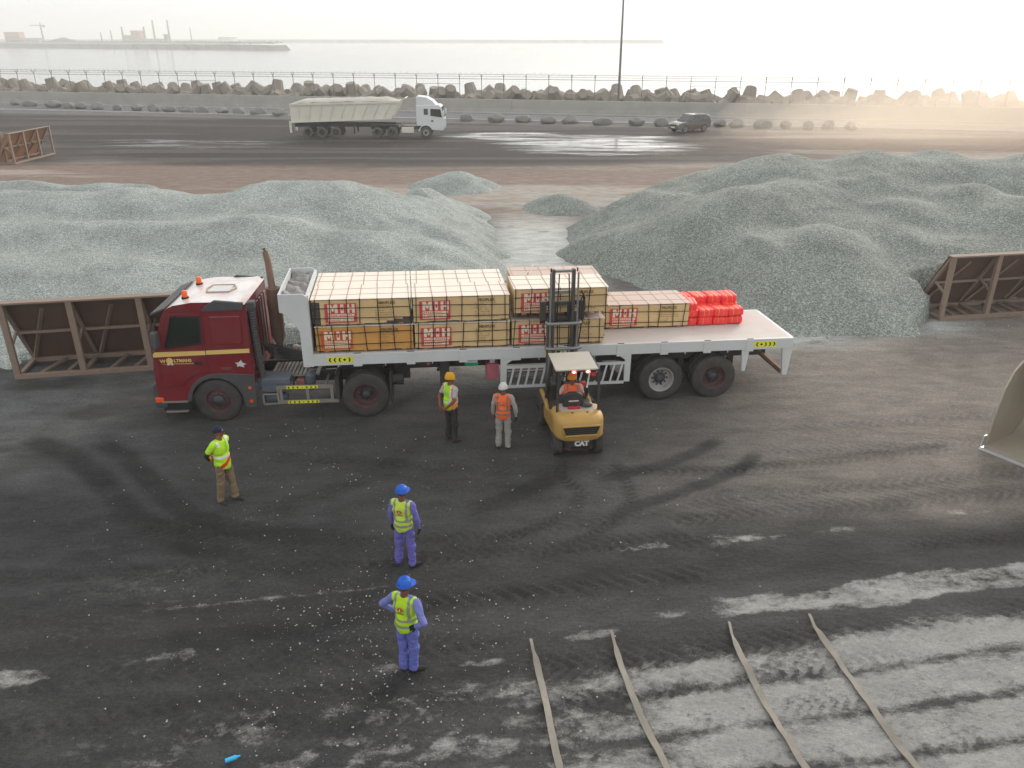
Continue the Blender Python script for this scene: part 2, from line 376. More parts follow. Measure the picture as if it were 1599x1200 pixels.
for pts_ in ([(1.5,8.6),(4,9.0),(9,9.9)],[(2.5,7.7),(5,8.15),(9,8.9)],[(-3,8.4),(0,8.9),(3,9.3)],[(4.5,11.55),(8,12.1),(12,12.8)],[(-1.5,9.5),(1,9.8),(4,10.2)]): track(pts_, .2, .004, None, 0, .006, .2, .9)
# pressed cake between the tyre lugs over the concrete
cake = sstep(.52, .6, fbm(U*2.6, V*5.5, 41, 3))*conc*sstep(5, 0, U)
pale = pale*(1-cake*.9); Z += cake*.01
# pale stone dust by the heaps and in the lane between them
toe = np.exp(-(((X-8.8)/2.6)**2+((Y-25.2)/1.1)**2)) + np.exp(-(((X-14.3)/1.7)**2+((Y-26.2)/.8)**2)) + 1.1*np.exp(-(((X+2.2)/2.4)**2+((Y-23.4)/1.3)**2))
Cg = mixc(Cg, 'a3a5a1', np.clip(toe*1.3, 0, 1)*sstep(.3, .6, n_pat+.12)*.95)
lane = np.exp(-(((X-1.2)/2.4)**4+((Y-39)/12)**4))
Cg = mixc(Cg, 'b3b4ae', lane*sstep(.2, .5, n_mid+.15))
Cg = mixc(Cg, '5f5650', np.exp(-(((X+1.5)/4)**2+((Y-22.4)/1.0)**2))*.6*(.5+n_pat))
# brown dusty strip, then coal-black yard, road
far = sstep(40, 50, Y + 5*(n_big-.5))
Cg = mixc(Cg, '7e6d61', far*.95)
Cg = mixc(Cg, 'a1968a', far*sstep(.52, .66, fbm(X*.05, Y*.35, 33, 4))*.8)
Cg = mixc(Cg, '9c9a95', np.exp(-(((X-3)/7)**2+((Y-50)/5)**2))*sstep(.4, .6, n_mid)*.8)
blk = sstep(61, 67, Y + X*.04 + 8*(fbm(X*.06, Y*.2, 35, 3)-.5))*sstep(30, 12, X + 12*(n_big-.5))
Cg = mixc(Cg, '312d2c', blk*.95)
Cg = mixc(Cg, '625a55', blk*sstep(.52, .66, fbm(X*.04, Y*.5, 36, 5))*.55)
rd = sstep(-16.5, -15, wallv(X, Y))
Cg = mixc(Cg, '6a6764', rd*.9)
Wt = np.exp(-(((X-8)/13)**4+((Y-78)/10.5)**4))*1.0 + .85*np.exp(-(((X+31)/15)**4+((Y-78)/5.5)**4)) + .6*np.exp(-(((X+5)/9)**4+((Y-85)/4)**4))
Wt = np.clip(Wt, 0, 1)*(Y > 60)
wl = wallv(X, Y)
Z = Z*sstep(40, 30, Y) - .0*X
Z = np.where(wl > .5, np.minimum(sstep(.5, 4, wl)*1.0, 1.0) - np.maximum(0, wl-9)*.6, Z); Z = np.maximum(Z, -6)
nyy, nxx = X.shape
idx = np.arange(nyy*nxx).reshape(nyy, nxx)
quads = np.stack([idx[:-1,:-1], idx[:-1,1:], idx[1:,1:], idx[1:,:-1]], -1).reshape(-1, 4)
def np_mesh(name, co, quads, material, smooth=True):
    me = bpy.data.meshes.new(name); me.vertices.add(len(co)); me.vertices.foreach_set('co', co.astype(np.float32).ravel())
    nq = len(quads); me.loops.add(nq*4); me.loops.foreach_set('vertex_index', quads.astype(np.int32).ravel())
    me.polygons.add(nq); me.polygons.foreach_set('loop_start', np.arange(0, nq*4, 4, dtype=np.int32))
    me.polygons.foreach_set('use_smooth', np.full(nq, smooth)); me.update(calc_edges=True); me.materials.append(material)
    return me
me = np_mesh('ground', np.stack([X, Y, Z], -1).reshape(-1, 3), quads, M['ground'])
a = me.attributes.new('gcol', 'FLOAT_COLOR', 'POINT')
a.data.foreach_set('color', np.concatenate([np.clip(Cg*.9, .01, .9).reshape(-1, 3), np.ones((nyy*nxx, 1))], 1).astype(np.float32).ravel())
a = me.attributes.new('pale', 'FLOAT', 'POINT'); a.data.foreach_set('value', np.clip(pale, 0, 1).astype(np.float32).ravel())
a = me.attributes.new('wet', 'FLOAT', 'POINT'); a.data.foreach_set('value', Wt.astype(np.float32).ravel())
tag(new_obj('ground', me), kind='structure')

# ------------------------------------------------------------------ sea
m, t, b, N, L = nodes('sea_water')
b.inputs['Base Color'].default_value = (.10, .12, .12, 1); b.inputs['Roughness'].default_value = .12; b.inputs['IOR'].default_value = 1.33
g = N('ShaderNodeNewGeometry'); n = N('ShaderNodeTexNoise'); n.inputs['Scale'].default_value = .25; n.inputs['Detail'].default_value = 8
mp = N('ShaderNodeMapping'); mp.inputs['Scale'].default_value = (.5, 1, 1); L(g.outputs['Position'], mp.inputs[0]); L(mp.outputs[0], n.inputs['Vector'])
bp = N('ShaderNodeBump'); bp.inputs['Strength'].default_value = .12; bp.inputs['Distance'].default_value = .5; L(n.outputs['Fac'], bp.inputs['Height']); L(bp.outputs[0], b.inputs['Normal'])
tag(MB().add([(-5200,60,-3),(5200,60,-3),(5200,5200,-3),(-5200,5200,-3)], [(0,1,2,3)]).build('sea', m), kind='structure')

# ------------------------------------------------------------------ road along the sea wall, kerbs, wall
def wp(u, v, z=0): return Vector((u*WDX - v*WDY, 111.59 + u*WDY + v*WDX, z))   # u along the wall, v beyond it
def strip(name, v0, v1, z, material, u0=-150, u1=150, h=0):
    mb = MB()
    if h: mb.add([wp(u0,v0,0),wp(u1,v0,0),wp(u1,v1,0),wp(u0,v1,0),wp(u0,v0,h),wp(u1,v0,h),wp(u1,v1,h),wp(u0,v1,h)], [(0,3,2,1),(4,5,6,7),(0,1,5,4),(1,2,6,5),(2,3,7,6),(3,0,4,7)])
    else: mb.add([wp(u0,v0,z),wp(u1,v0,z),wp(u1,v1,z),wp(u0,v1,z)], [(0,1,2,3)])
    return mb.build(name, material)
tag(strip('road', -11.5, -2.4, .012, M['asphalt']), kind='structure')
tag(strip('road_marking', -4.0, -3.8, .017, M['roadpaint']), kind='structure')
tag(strip('kerb', -2.4, -2.1, 0, M['roadpaint'], h=.16), kind='structure')
tag(strip('kerb', -11.9, -11.55, 0, M['roadpaint'], h=.16), kind='structure')
wall = empty('sea_wall', wp(0, 0), label='long pale concrete parapet wall along the sea side of the road', cat='wall')
inv = wall.matrix_basis.inverted()
for k in range(-13, 14):                                    # cast in ten metre bays with open joints
    u0, u1 = k*10+.012, k*10+9.988
    mb = MB()
    prof = [(-.28, 0), (-.2, .5), (-.16, 1.62), (.2, 1.62), (.25, 0)]
    vs = [wp(u, v, z) - wall.location for u in (u0, u1) for v, z in prof]
    mb.add(vs, [(0,1,2,3,4), (9,8,7,6,5)] + [(i, i+5, (i+1) % 5+5, (i+1) % 5) for i in range(5)])
    mb.build('wall_bay', M['concrete'], wall)
# ------------------------------------------------------------------ gravel heaps
def heap(name, cones, bounds, material, label, step=.16, seed=0, k=.6, a=1.0, warp=1.0, clip=None):
    x0, x1, y0, y1 = bounds
    xs = np.arange(x0, x1, step); ys = np.arange(y0, y1, step); hx, hy = np.meshgrid(xs, ys)
    wx = hx + (fbm(hx*.3, hy*.3, seed+3, 3)-.5)*1.6*warp; wy = hy + (fbm(hx*.3, hy*.3, seed+5, 3)-.5)*1.6*warp
    H = np.full(hx.shape, -9.0)
    for it in cones:
        if len(it) == 4: cx, cy_, ch, sl = it; r = np.hypot(wx-cx, wy-cy_)
        else:                                             # a ridge of tipped loads
            ax, ay, bx_, by, ch, sl = it; l2 = (bx_-ax)**2+(by-ay)**2; t = np.clip(((wx-ax)*(bx_-ax)+(wy-ay)*(by-ay))/l2, 0, 1)
            r = np.hypot(wx-ax-t*(bx_-ax), wy-ay-t*(by-ay)); ch = ch + (fbm(wx*.28, wy*.28, seed+11, 3)-.5)*.7
        c = ch - .05 - sl*(np.sqrt(r*r+a*a)-a*.85)
        d = np.clip(.5+.5*(c-H)/k, 0, 1); H = H*(1-d)+c*d + k*d*(1-d)*.6     # soft union
    if clip:                                              # tipped faces along the lane
        c = clip(wx, wy) + (fbm(hx*.5, hy*.5, seed+21, 3)-.5)*.7; d = np.clip(.5+.5*(c-H)/.35, 0, 1); H = c*(1-d)+H*d - .35*d*(1-d)
    H = H + (fbm(hx*.9, hy*.9, seed, 4)-.5)*.16 + (fbm(hx*5, hy*5, seed+8, 2)-.5)*.06
    for bx0, by0, yw, ln in ((-14.55,21.54,11,5.64),(15.07,26.79,10.6,5.64)):      # the barriers hold the toe back
        c_, s_ = math.cos(R(yw)), math.sin(R(yw)); lx = (hx-bx0)*c_+(hy-by0)*s_; ly = -(hx-bx0)*s_+(hy-by0)*c_
        H = np.where((lx > -.3) & (lx < ln+8) & (ly < 1.52), -9, H)
        H = np.where((lx > -1.5) & (lx <= -.3) & (ly < .2-(lx+.3)*-.9), np.minimum(H, -9), H)
    keep = H > -.06
    kq = keep[:-1,:-1] | keep[:-1,1:] | keep[1:,1:] | keep[1:,:-1]
    id_ = np.arange(H.size).reshape(H.shape)
    q = np.stack([id_[:-1,:-1], id_[:-1,1:], id_[1:,1:], id_[1:,:-1]], -1)[kq]
    used = np.unique(q); remap = np.full(H.size, -1); remap[used] = np.arange(len(used))
    co = np.stack([hx, hy, np.maximum(H, -.3)], -1).reshape(-1, 3)[used]
    return tag(new_obj(name, np_mesh(name, co, remap[q], material)), label, 'gravel heap', 'gravel heaps')
S = .64
heap('gravel_heap', [(-44,36.6,-13,37.0,2.75,.25),(-11.5,37.4,-8.4,37.2,3.1,.33),(-30,41.5,-19,42,2.35,.5),(-34,32.6,-9.5,32.4,2.45,.34),(-34,29.0,-9.5,28.8,1.75,.3),(-9.5,32.4,-5.2,31.2,2.3,.42),
    (-8.2,37.2,-3.0,33.4,1.95,S),(-6.6,35.0,-3.2,31.0,1.95,S),(-6.4,41.6,-2.6,38.4,1.95,S),(-4.2,43.6,-3.6,43.2,2.05,S),(-5.6,31.4,-2.9,28.6,1.55,.55),(-9,27.0,-4.6,26.6,1.2,.45)],
    (-46,4,21.5,50), M['gravel'], 'long ridged heap of pale grey-green gravel behind the red cab', seed=1, k=.5, a=.8, warp=.8, clip=lambda x, y: np.minimum((-.15-(y-34)*.13-x)*.6, (47.5-y)*.55))
heap('gravel_heap', [(12.8,39.6,46,38.6,3.85,.33),(8.4,30.3,2.75,.6),(11.9,30.5,2.75,.58),(9.7,34.6,12.4,36.0,3.45,.55),(13.2,40.2,4.05,.5),(17.5,40.2,4.2,.45),(21.0,41.0,4.15,.45),(25,39.6,4.2,.45),(19.9,34.8,3.5,.5),(16.5,33.8,3.1,.5),(20.9,33,27,33,3.2,.5),(14.6,32.0,2.6,.5),
    (5.9,31.5,1.8,.55),(4.9,35.5,1.4,.55),(15.9,30.2,19.5,30.4,2.2,.5),(6.5,39,8.5,37,2.3,.6),(27,32,40,32,2.9,.5),(7.6,33,2.5,.55)],
    (0,50,23,52), M['gravel_dark'], 'tallest heap of darker green-grey gravel behind the trailer tail', seed=5, k=.8, a=.9, warp=.7, clip=lambda x, y: np.minimum(np.minimum((x-2.5)*.62, (x-2.2-(y-41.5)*.75)*.5), (x*.84+y*.54-20.9)*.62))
heap('gravel_heap', [(-4.0,54.0,1.25,.6),(-2.4,54.6,.6,.5)], (-9,2,49,59), M['gravel'], 'small pointed gravel heap on brown dust behind the ridged heap', seed=9)
heap('gravel_heap', [(2.75,47.2,.95,.55),(3.4,46.6,.7,.55)], (-1,7,43,51), M['gravel_dark'], 'small round dark gravel heap at the head of the pale lane', seed=12)

# ------------------------------------------------------------------ concrete sea-defence blocks behind the wall
def tetrapod():
    mb = MB()
    dirs = [Vector((0,0,1))] + [Vector((math.cos(a)*.943, math.sin(a)*.943, -.333)) for a in (0, 2.094, 4.189)]
    for d in dirs: mb.cyl(d*-.25, d*2.1, 1.12, .72, 8)
    return mb.mesh('concrete_block', M['block'])
tp = tetrapod(); k = 0
for row, (v0, zz, st) in enumerate(((6.8, 1.0, 2.45), (9.8, .7, 2.6))):
    u = -92.0
    while u < 75:
        o = new_obj('concrete_block', tp); p = wp(u+random.uniform(-.5,.5), v0+random.uniform(-.8,.8), zz+random.uniform(-.25,.25)); o.location = p
        o.rotation_euler = (random.uniform(0,6.28), random.uniform(0,6.28), random.uniform(0,6.28)); s = random.uniform(.92,1.04); o.scale = (s,s,s)
        tag(o, 'grey concrete four-legged block piled along the shore behind the sea wall', 'concrete block', 'sea-defence blocks'); u += st*random.uniform(.75,1.25)

# ------------------------------------------------------------------ security fence with Y-shaped post heads
fence = empty('security_fence', wp(0, 1.6, 1.0), label='tall wire security fence with Y-topped posts above the sea wall', cat='fence')
M['fencepost'] = mat('fence_steel', '6b6a64', .6, .3, var=.2)
pm = MB(); pm.cyl((0,0,-.2),(0,0,3.15),.045,n=8); pm.bar((0,0,3.1),(.0,-.35,3.65),.06); pm.bar((0,0,3.1),(0,.35,3.65),.06); pm = pm.mesh('post', M['fencepost'])
FU = [-93+3.05*i for i in range(56)]
for i, u in enumerate(FU):
    o = new_obj('post', pm, fence); o.location = wp(u, 1.6, 1.0) - fence.location; o.rotation_euler = (0, 0, math.atan2(WDY, WDX))
    if i % 12 in (2, 3):
        MB().bar(wp(u,1.6,3.4)-fence.location, wp(u+3.05,1.6,3.4)-fence.location, .05).build('brace_rail', M['fencepost'], fence)
def wire(v, z, r): 
    mb = MB(); mb.bar(wp(FU[0],v,z)-fence.location, wp(FU[-1],v,z)-fence.location, r); return mb.build('wire', M['fencepost'], fence)
wire(1.6, 4.05, .06)
for v, z in ((1.25,4.62),(1.95,4.62),(1.42,4.35),(1.78,4.35)): wire(v, z, .02)
coil = MB(); pts = []
for i in range(1400):
    a = i*.9; pts.append(wp(FU[0]+i*.121, 1.6+.33*math.cos(a), 4.62+.3*math.sin(a))-fence.location)
coil.tube(pts, .011, 3); coil.build('razor_coil', M['fencepost'], fence)

# ------------------------------------------------------------------ lamp mast
lm = empty('lamp_mast', (13.9, 110.4, 0), label='tall thin grey lighting mast standing at the sea wall', cat='lamp post')
MB().cyl((0,0,0),(0,0,24),.17,.08,12).build('pole', M['galv'], lm, 40)
mb = MB(); mb.cyl((0,0,0),(0,0,.05),.45,n=12); mb.build('base_plate', M['galv'], lm)
mb = MB(); mb.bar((-1.2,0,23.9),(1.2,0,23.9),.12); mb.build('cross_arm', M['galv'], lm)
for sx in (-1,1): MB().box((sx*1.1,-.1,23.7),(.6,.4,.25),(.3,0,0)).build('floodlight', M['galv'], lm)

# ------------------------------------------------------------------ boulders beside the road
BL = [(-72.99,123.48,1.4),(-69.53,121.14,2.6),(-64.93,118.88,2.6),(-62.2,117.78,1.8),(-59.97,116.71,1.8),(-57.15,115.65,1.9),(-53.95,114.61,1.3),(-50.81,113.58,1.7),(-48.06,112.58,1.9),(-45.69,111.59,2.0),(-43.03,110.62,2.3),(-40.59,109.67,1.8),(-37.68,108.73,2.0),(-35.15,107.8,1.8),(-32.42,106.89,2.2),(-29.41,106.0,2.3),(-5.43,99.33,1.6),(-1.83,97.79,2.5),(1.31,97.79,2.1),(4.17,96.29,2.0),(6.68,96.29,2.2),(10.29,94.84,2.6),(14.11,94.13,2.3),(16.8,93.43,1.9),(23.16,92.74,1.6),(24.83,92.06,1.9),(27.6,91.38,2.4),(29.92,90.72,1.5),(32.14,90.07,1.3),(34.28,90.07,1.5),(36.45,89.42,1.5)]
def boulder(seed):
    rn = random.Random(seed); bm = bmesh.new(); bmesh.ops.create_icosphere(bm, subdivisions=3, radius=1)
    cuts = [(Vector((rn.gauss(0,1), rn.gauss(0,1), rn.gauss(0,1))).normalized(), rn.uniform(.62,.9)) for _ in range(9)]
    for v in bm.verts:
        for d, k in cuts:
            e = v.co.dot(d)
            if e > k: v.co -= d*(e-k)*.85
        v.co *= 1 + .05*math.sin(v.co.x*7+seed)*math.sin(v.co.y*6+seed*2)
    me = bpy.data.meshes.new('boulder'); bm.to_mesh(me); bm.free(); me.materials.append(M['rock']); return me
bms = [boulder(i) for i in range(5)]
for i, (x, y, wd) in enumerate(BL):
    o = new_obj('boulder', bms[i % 5]); o.location = (x, y+.5, .36); o.scale = (wd*.47, .7, .5+.07*(i % 3)); o.rotation_euler = (0, 0, random.uniform(-.3,.3))
    ORD = ['first','second','third','fourth','fifth','sixth','seventh','eighth','ninth','tenth','eleventh','twelfth','thirteenth','fourteenth','fifteenth','sixteenth']
    lb = (f"{ORD[15-i]} boulder in the roadside row counted from the tipper lorry's tail" if i < 16 else f"{ORD[i-16]} boulder in the roadside row counted from the tipper lorry's white cab" if i < 24 else f"{ORD[i-24]} boulder in the roadside row beyond the grey car, towards the dust")
    tag(o, lb, 'boulder', 'boulders edging the road')
# ------------------------------------------------------------------ vehicle helpers
M['tyre'] = mat('dusty_tyre_rubber', '2b2a29', .9, var=.2, dust=.45, dustcol='5c5853', scale=4, bump=.25, bscale=30, spec=.2)
M['tyre_far'] = mat('hazed_dusty_tyre', '4a4745', .9, var=.2, dust=.4, dustcol='6f6a64', scale=3, spec=.2)  # distance haze painted in as a greyer base, real dust over it
M['darkmetal'] = mat('dark_chassis_steel', '262527', .7, .2, var=.25, dust=.35, dustcol='57524d', scale=3)
M['rim_red'] = mat('faded_red_rim', '5c2226', .7, .1, var=.25, dust=.6, dustcol='4b4644', scale=6)
M['rim_white'] = mat('worn_white_rim', 'b4b2ad', .6, .1, var=.15, dust=.35, dustcol='5a5652', scale=6, wear=.15)
M['rim_dark'] = mat('sooty_wheel_disc', '2a2829', .7, .1, var=.3, dust=.35, dustcol='57504b', scale=6)
M['hub'] = mat('greasy_hub', '4a4a4c', .5, .5, var=.3, scale=8)
M['white'] = mat('white_trailer_paint', 'c9cccb', .5, var=.06, dust=.22, dustcol='a39c93', scale=1.6, wear=.02, top=.3)
M['deck'] = mat('dusty_deck_plate', 'b3a9a2', .75, var=.14, dust=.5, dustcol='c9bdb4', scale=1.2, wear=.2, wearcol='93806f', bump=.1)
M['maroon'] = mat('maroon_cab_paint', '6e0818', .26, var=.1, dust=.03, dustcol='8d6d66', scale=1.5, top=1.0)
M['maroon'].node_tree.nodes['Principled BSDF'].inputs['Coat Weight'].default_value = .2
for n_ in M['maroon'].node_tree.nodes:
    if n_.type == 'MIX' and n_.inputs['B'].default_value[0] > .2: n_.inputs['B'].default_value = (*lin('d9d1cb'), 1)
M['stripe'] = mat('cream_yellow_stripe', 'd9b765', .5, var=.06, dust=.1)
M['glass'] = mat('reflection_tint_glass', '142019', .05, var=.9, scale=2.5, spec=.9)  # green mottling in the colour stands in for reflections in the panes
M['plastic'] = mat('grey_black_plastic', '34353a', .7, var=.12, dust=.25, dustcol='6b6763', top=.4)
M['orange'] = mat('orange_lens', 'e0531a', .3, var=.1)
M['beacon'] = mat('orange_beacon', 'e8601c', .3, var=.15)
M['rust'] = mat('rusty_exhaust', '7a5b4b', .8, .3, var=.25, dust=.4, dustcol='8d7a6c', scale=5, wear=.2, wearcol='4b3429')
M['bluegrey'] = mat('blue_grey_box', '4c5866', .55, var=.12, dust=.35, dustcol='6d6d6d', scale=3)
M['alu'] = mat('dull_aluminium', '9a938b', .5, .5, var=.15, dust=.3, dustcol='867c72')
M['yellow'] = mat('reflective_yellow', 'dfdc20', .5, var=.06, dust=.08)
M['black'] = mat('black_print', '151515', .7, var=.1)
M['redbox'] = mat('dusty_pink_red_box', 'a83f55', .6, var=.1, dust=.2)
M['green'] = mat('green_plate', '1f8a5c', .5, var=.1)
M['tarp'] = mat('grey_crumpled_tarp', '77787a', .8, var=.35, scale=4, dust=.3, dustcol='a8998d', bump=.5, bscale=12)
M['pinkmetal'] = mat('faded_red_metal', '8a3a44', .6, var=.2, dust=.25)

def text_mesh(name, s, size, material, parent, loc, rot=(R(90),0,0), bold=0.0, extrude=.002, align='CENTER'):
    cu = bpy.data.curves.new('t', 'FONT'); cu.body = s; cu.size = size; cu.offset = bold; cu.extrude = extrude; cu.align_x = align; cu.align_y = 'CENTER'; cu.resolution_u = 3
    to = bpy.data.objects.new('t', cu); COL.objects.link(to); dg = bpy.context.evaluated_depsgraph_get()
    me = bpy.data.meshes.new_from_object(to.evaluated_get(dg)); bpy.data.objects.remove(to); me.name = name; me.materials.clear(); me.materials.append(material)
    o = new_obj(name, me, parent); o.location = loc; o.rotation_euler = rot; return o
_wheels = {}
def wheel(parent, loc, Rr, wd, side, rim, dish='in', tyre=None, name='wheel'):
    """side -1: outer face looks to -y"""
    tyre = tyre or M['tyre']; key = (Rr, wd, rim.name, dish, tyre.name, name)
    if key not in _wheels:
        h = wd/2
        tp_ = [(-h,.56*Rr),(-h*1.02,.66*Rr),(-h*1.06,.8*Rr),(-h*.98,.92*Rr),(-h*.82,.985*Rr),(-h*.72,Rr),(-h*.3,Rr*1.0),(-h*.28,Rr*.975),(-h*.2,Rr*.975),(-h*.18,Rr),(h*.18,Rr),(h*.2,Rr*.975),(h*.28,Rr*.975),(h*.3,Rr),(h*.72,Rr),(h*.82,.985*Rr),(h*.98,.92*Rr),(h*1.06,.8*Rr),(h*1.02,.66*Rr),(h,.56*Rr),(-h,.56*Rr)]
        tm = MB().lathe(tp_, (0,0,0), (0,-1,0), 40).mesh(name, tyre, 40)
        if dish == 'in': rp = [(h*1.0,.575*Rr),(h*1.03,.555*Rr),(h*.9,.53*Rr),(h*.3,.5*Rr),(-h*.1,.47*Rr),(-h*.22,.42*Rr),(-h*.22,.26*Rr)]
        else: rp = [(h*1.0,.575*Rr),(h*1.03,.555*Rr),(h*.85,.53*Rr),(h*.5,.48*Rr),(h*.55,.42*Rr),(h*.75,.34*Rr),(h*.78,.24*Rr)]
        rm = MB().lathe(rp, (0,0,0), (0,-1,0), 28).mesh('rim', rim, 40)
        a0 = rp[-1][0]; hp = [(a0-.01,.27*Rr),(a0+.02,.265*Rr),(a0+h*.25,.22*Rr),(a0+h*(.75 if dish == 'in' else .3),.17*Rr),(a0+h*(.85 if dish == 'in' else .36),.14*Rr),(a0+h*(.86 if dish == 'in' else .37),.001)]
        hb = MB().lathe(hp, (0,0,0), (0,-1,0), 18)
        for i in range(10):
            a = i*math.pi/5; r_ = .33*Rr if dish == 'in' else .29*Rr
            hb.cyl((r_*math.cos(a), -a0+.02, r_*math.sin(a)), (r_*math.cos(a), -a0-.04, r_*math.sin(a)), .028*Rr/.6, n=6)
        _wheels[key] = (tm, rm, hb.mesh('hub', M['hub'], 40))
    tm, rm, hm = _wheels[key]
    o = new_obj(name, tm, parent); o.location = loc; o.rotation_euler = (0, random.uniform(0, 6), 0 if side < 0 else math.pi)
    new_obj('rim', rm, o); new_obj('hub', hm, o)
    return o
def chevrons(parent, x0, x1, z, h, y, name='reflective_strip', n=7, m=None):
    o = MB().bx(x0, x1, y-.003, y, z-h/2, z+h/2).build(name, M['yellow'], parent)
    mb = MB(); k = (x1-x0)/n; xm = (x0+x1)/2
    for i in range(n):
        c = x0+k*(i+.5)
        if abs(c-xm) < k*.4:
            mb.add([(c-h*.25,y-.006,z),(c,y-.006,z-h*.25),(c+h*.25,y-.006,z),(c,y-.006,z+h*.25)], [(0,1,2,3)]); continue
        d = -1 if c < xm else 1; a = h*.36; th = k*.32
        for sg in (-1, 1):
            mb.add([(c+d*th*.9, y-.006, z), (c+d*th*.9-d*th, y-.006, z), (c-d*th*.9, y-.006, z+sg*a), (c-d*th*.9+d*th, y-.006, z+sg*a)], [(0,1,2,3)])
    mb.build('chevron', M['black'], o); return o

# ------------------------------------------------------------------ maroon tractor unit
TY = R(4)
tr = empty('tractor_unit', (-7.755, 19.917, 0), (0,0,TY), 'maroon cab-over tractor unit with cream stripe pulling the flatbed trailer', 'truck')
def ys(z): return 1.22 - max(0, z-1.95)*.055
prof = [(-1.33,.62),(-1.38,.95),(-1.37,1.5),(-1.27,2.02),(-.98,2.86),(-.88,3.04),(-.66,3.15),(-.2,3.22),(.95,3.22),(1.07,3.14),(1.1,1.08),(.86,1.08)]
prof += [(.1+.74*math.cos(R(a)), .58+.74*math.sin(R(a))) for a in (42,60,80,100,120,140,160,178)] + [(-.64,.62)]
cab = MB().prism(prof, 'y', -1, 1, fn=lambda p: (p[0], p[1]*ys(p[2]), p[2])).build('cab', M['maroon'], tr, 30, .045, 3)
def sidepanel(poly, off, th, name, m, side=-1, bevel=0, parent=None):
    mb = MB(); mb.prism(poly, 'y', 0, 1, fn=lambda p: (p[0], side*(ys(p[2])+off+th*p[1]), p[2]))
    return mb.build(name, m, parent or cab, None, bevel)
for sd_ in (-1, 1):
    dr = sidepanel([(-1.22,1.02),(-.72,1.02),(-.62,1.2),(-.35,1.35),(-.02,1.4),(-.02,2.98),(-.78,2.98),(-1.2,2.02)], .0, .012, 'door', M['maroon'], sd_, .01)
    dpoly = [(-1.22,1.02),(-.72,1.02),(-.62,1.2),(-.35,1.35),(-.02,1.4),(-.02,2.98),(-.78,2.98),(-1.2,2.02)]; gp = MB()
    for (a_, b_), (c_, d_) in zip(dpoly, dpoly[1:]+dpoly[:1]): gp.bar((a_, sd_*(ys(b_)+.003), b_), (c_, sd_*(ys(d_)+.003), d_), .016, .012)
    gp.build('door_seam', M['black'], cab)
    sidepanel([(-.98,2.1),(-.12,2.2),(-.08,2.84),(-.73,2.86)], .013, .004, 'side_window', M['glass'], sd_, parent=dr)
    if sd_ < 0:
        rim_ = MB(); wpoly = [(-1.0,2.07),(-.1,2.17),(-.055,2.87),(-.74,2.89)]
        for (a_, b_), (c_, d_) in zip(wpoly, wpoly[1:]+wpoly[:1]): rim_.bar((a_, -(ys(b_)+.016), b_), (c_, -(ys(d_)+.016), d_), .03, .02)
        rim_.build('window_seal', M['black'], dr)
    sidepanel([(-.32,1.62),(-.16,1.62),(-.16,1.7),(-.32,1.7)], .013, .02, 'door_handle', M['black'], sd_, .005, parent=dr)
    sidepanel([(-1.32,1.84),(-.025,1.875),(-.025,1.985),(-1.26,1.975),(-1.31,1.93)], .013, .004, 'stripe', M['stripe'], sd_)
    sidepanel([(-.01,1.875),(1.06,1.9),(1.06,2.01),(-.01,1.985)], .002, .004, 'stripe', M['stripe'], sd_)
    sidepanel([(.22,2.15),(.86,2.15),(.92,2.22),(.92,2.85),(.18,2.85),(.18,2.2)], .0, .012, 'sleeper_panel', M['maroon'], sd_, .02)
    sidepanel([(.02,3.0),(1.02,3.02),(1.05,3.2),(.35,3.27),(.1,3.12)], -.05, .1, 'roof_side_fairing', M['plastic'], sd_, .02)
    # fender, bumper corner, steps, mirror
    arch = [(.1+r_*math.cos(R(a)), .58+r_*math.sin(R(a))) for r_, seq in ((.78,(0,20,42,60,80,100,120,140,160,178)),(.66,(178,160,140,120,100,80,60,42,20,0))) for a in seq]
    sidepanel([(1.1,1.3),(.3,1.36),(.1,1.35)]+[(.1+.76*math.cos(R(a)), .58+.76*math.sin(R(a))) for a in (100,120,140,160,178)]+[(.1+.66*math.cos(R(a)), .58+.66*math.sin(R(a))) for a in (178,160,140,120,100,80,60,40,20,5)]+[(.78,.4),(1.06,.4)], -.06, .085, 'fender', M['plastic'], sd_, .012)
    for zz in (.95,.58): MB().cyl((.95, sd_*1.235, zz), (.95, sd_*1.265, zz), .045, n=12).build('marker_lamp', M['orange'], cab)
    MB().bx(-1.3,-.66, sd_*1.18-.06, sd_*1.18+.06, .58,.63).build('step', M['alu'], cab)
    MB().bx(-1.25,-.7, sd_*1.16-.06, sd_*1.16+.06, .3,.34).build('step', M['alu'], cab)
    MB().bx(-1.32,-.66, sd_*1.13-.03, sd_*1.13+.03, .34,.58).build('step_well', M['black'], cab)
    mi = MB().box((-1.12, sd_*1.42, 2.36), (.16,.2,.44), (0,0,sd_*.2)).build('mirror', M['plastic'], cab, 40, .05, 3)
    mi2 = MB(); mi2.bar((-1.1, sd_*1.2, 2.85), (-1.12, sd_*1.42, 2.56), .03); mi2.bar((-1.2, sd_*1.2, 2.08), (-1.12, sd_*1.42, 2.18), .03); mi2.build('mirror_arm', M['black'], mi)
mb = MB(); mb.prism([(-1.5,.42),(-1.5,1.05),(-1.38,1.12),(-1.2,1.12),(-1.2,.42)], 'y', -1.2, 1.2); bump = mb.build('bumper', M['plastic'], tr, None, .04)
for sd_ in (-1,1):
    MB().box((-1.36, sd_*1.18, .66),(.22,.12,.14)).build('indicator', M['orange'], bump, None, .02)
    MB().box((-1.5, sd_*.85, .72),(.06,.4,.2)).build('headlight', M['glass'], bump, None, .02)
MB().prism([(-1.3,1.98),(-.99,2.84),(-1.012,2.846),(-1.322,1.986)], 'y', -1.05, 1.05).build('windscreen', M['glass'], cab)
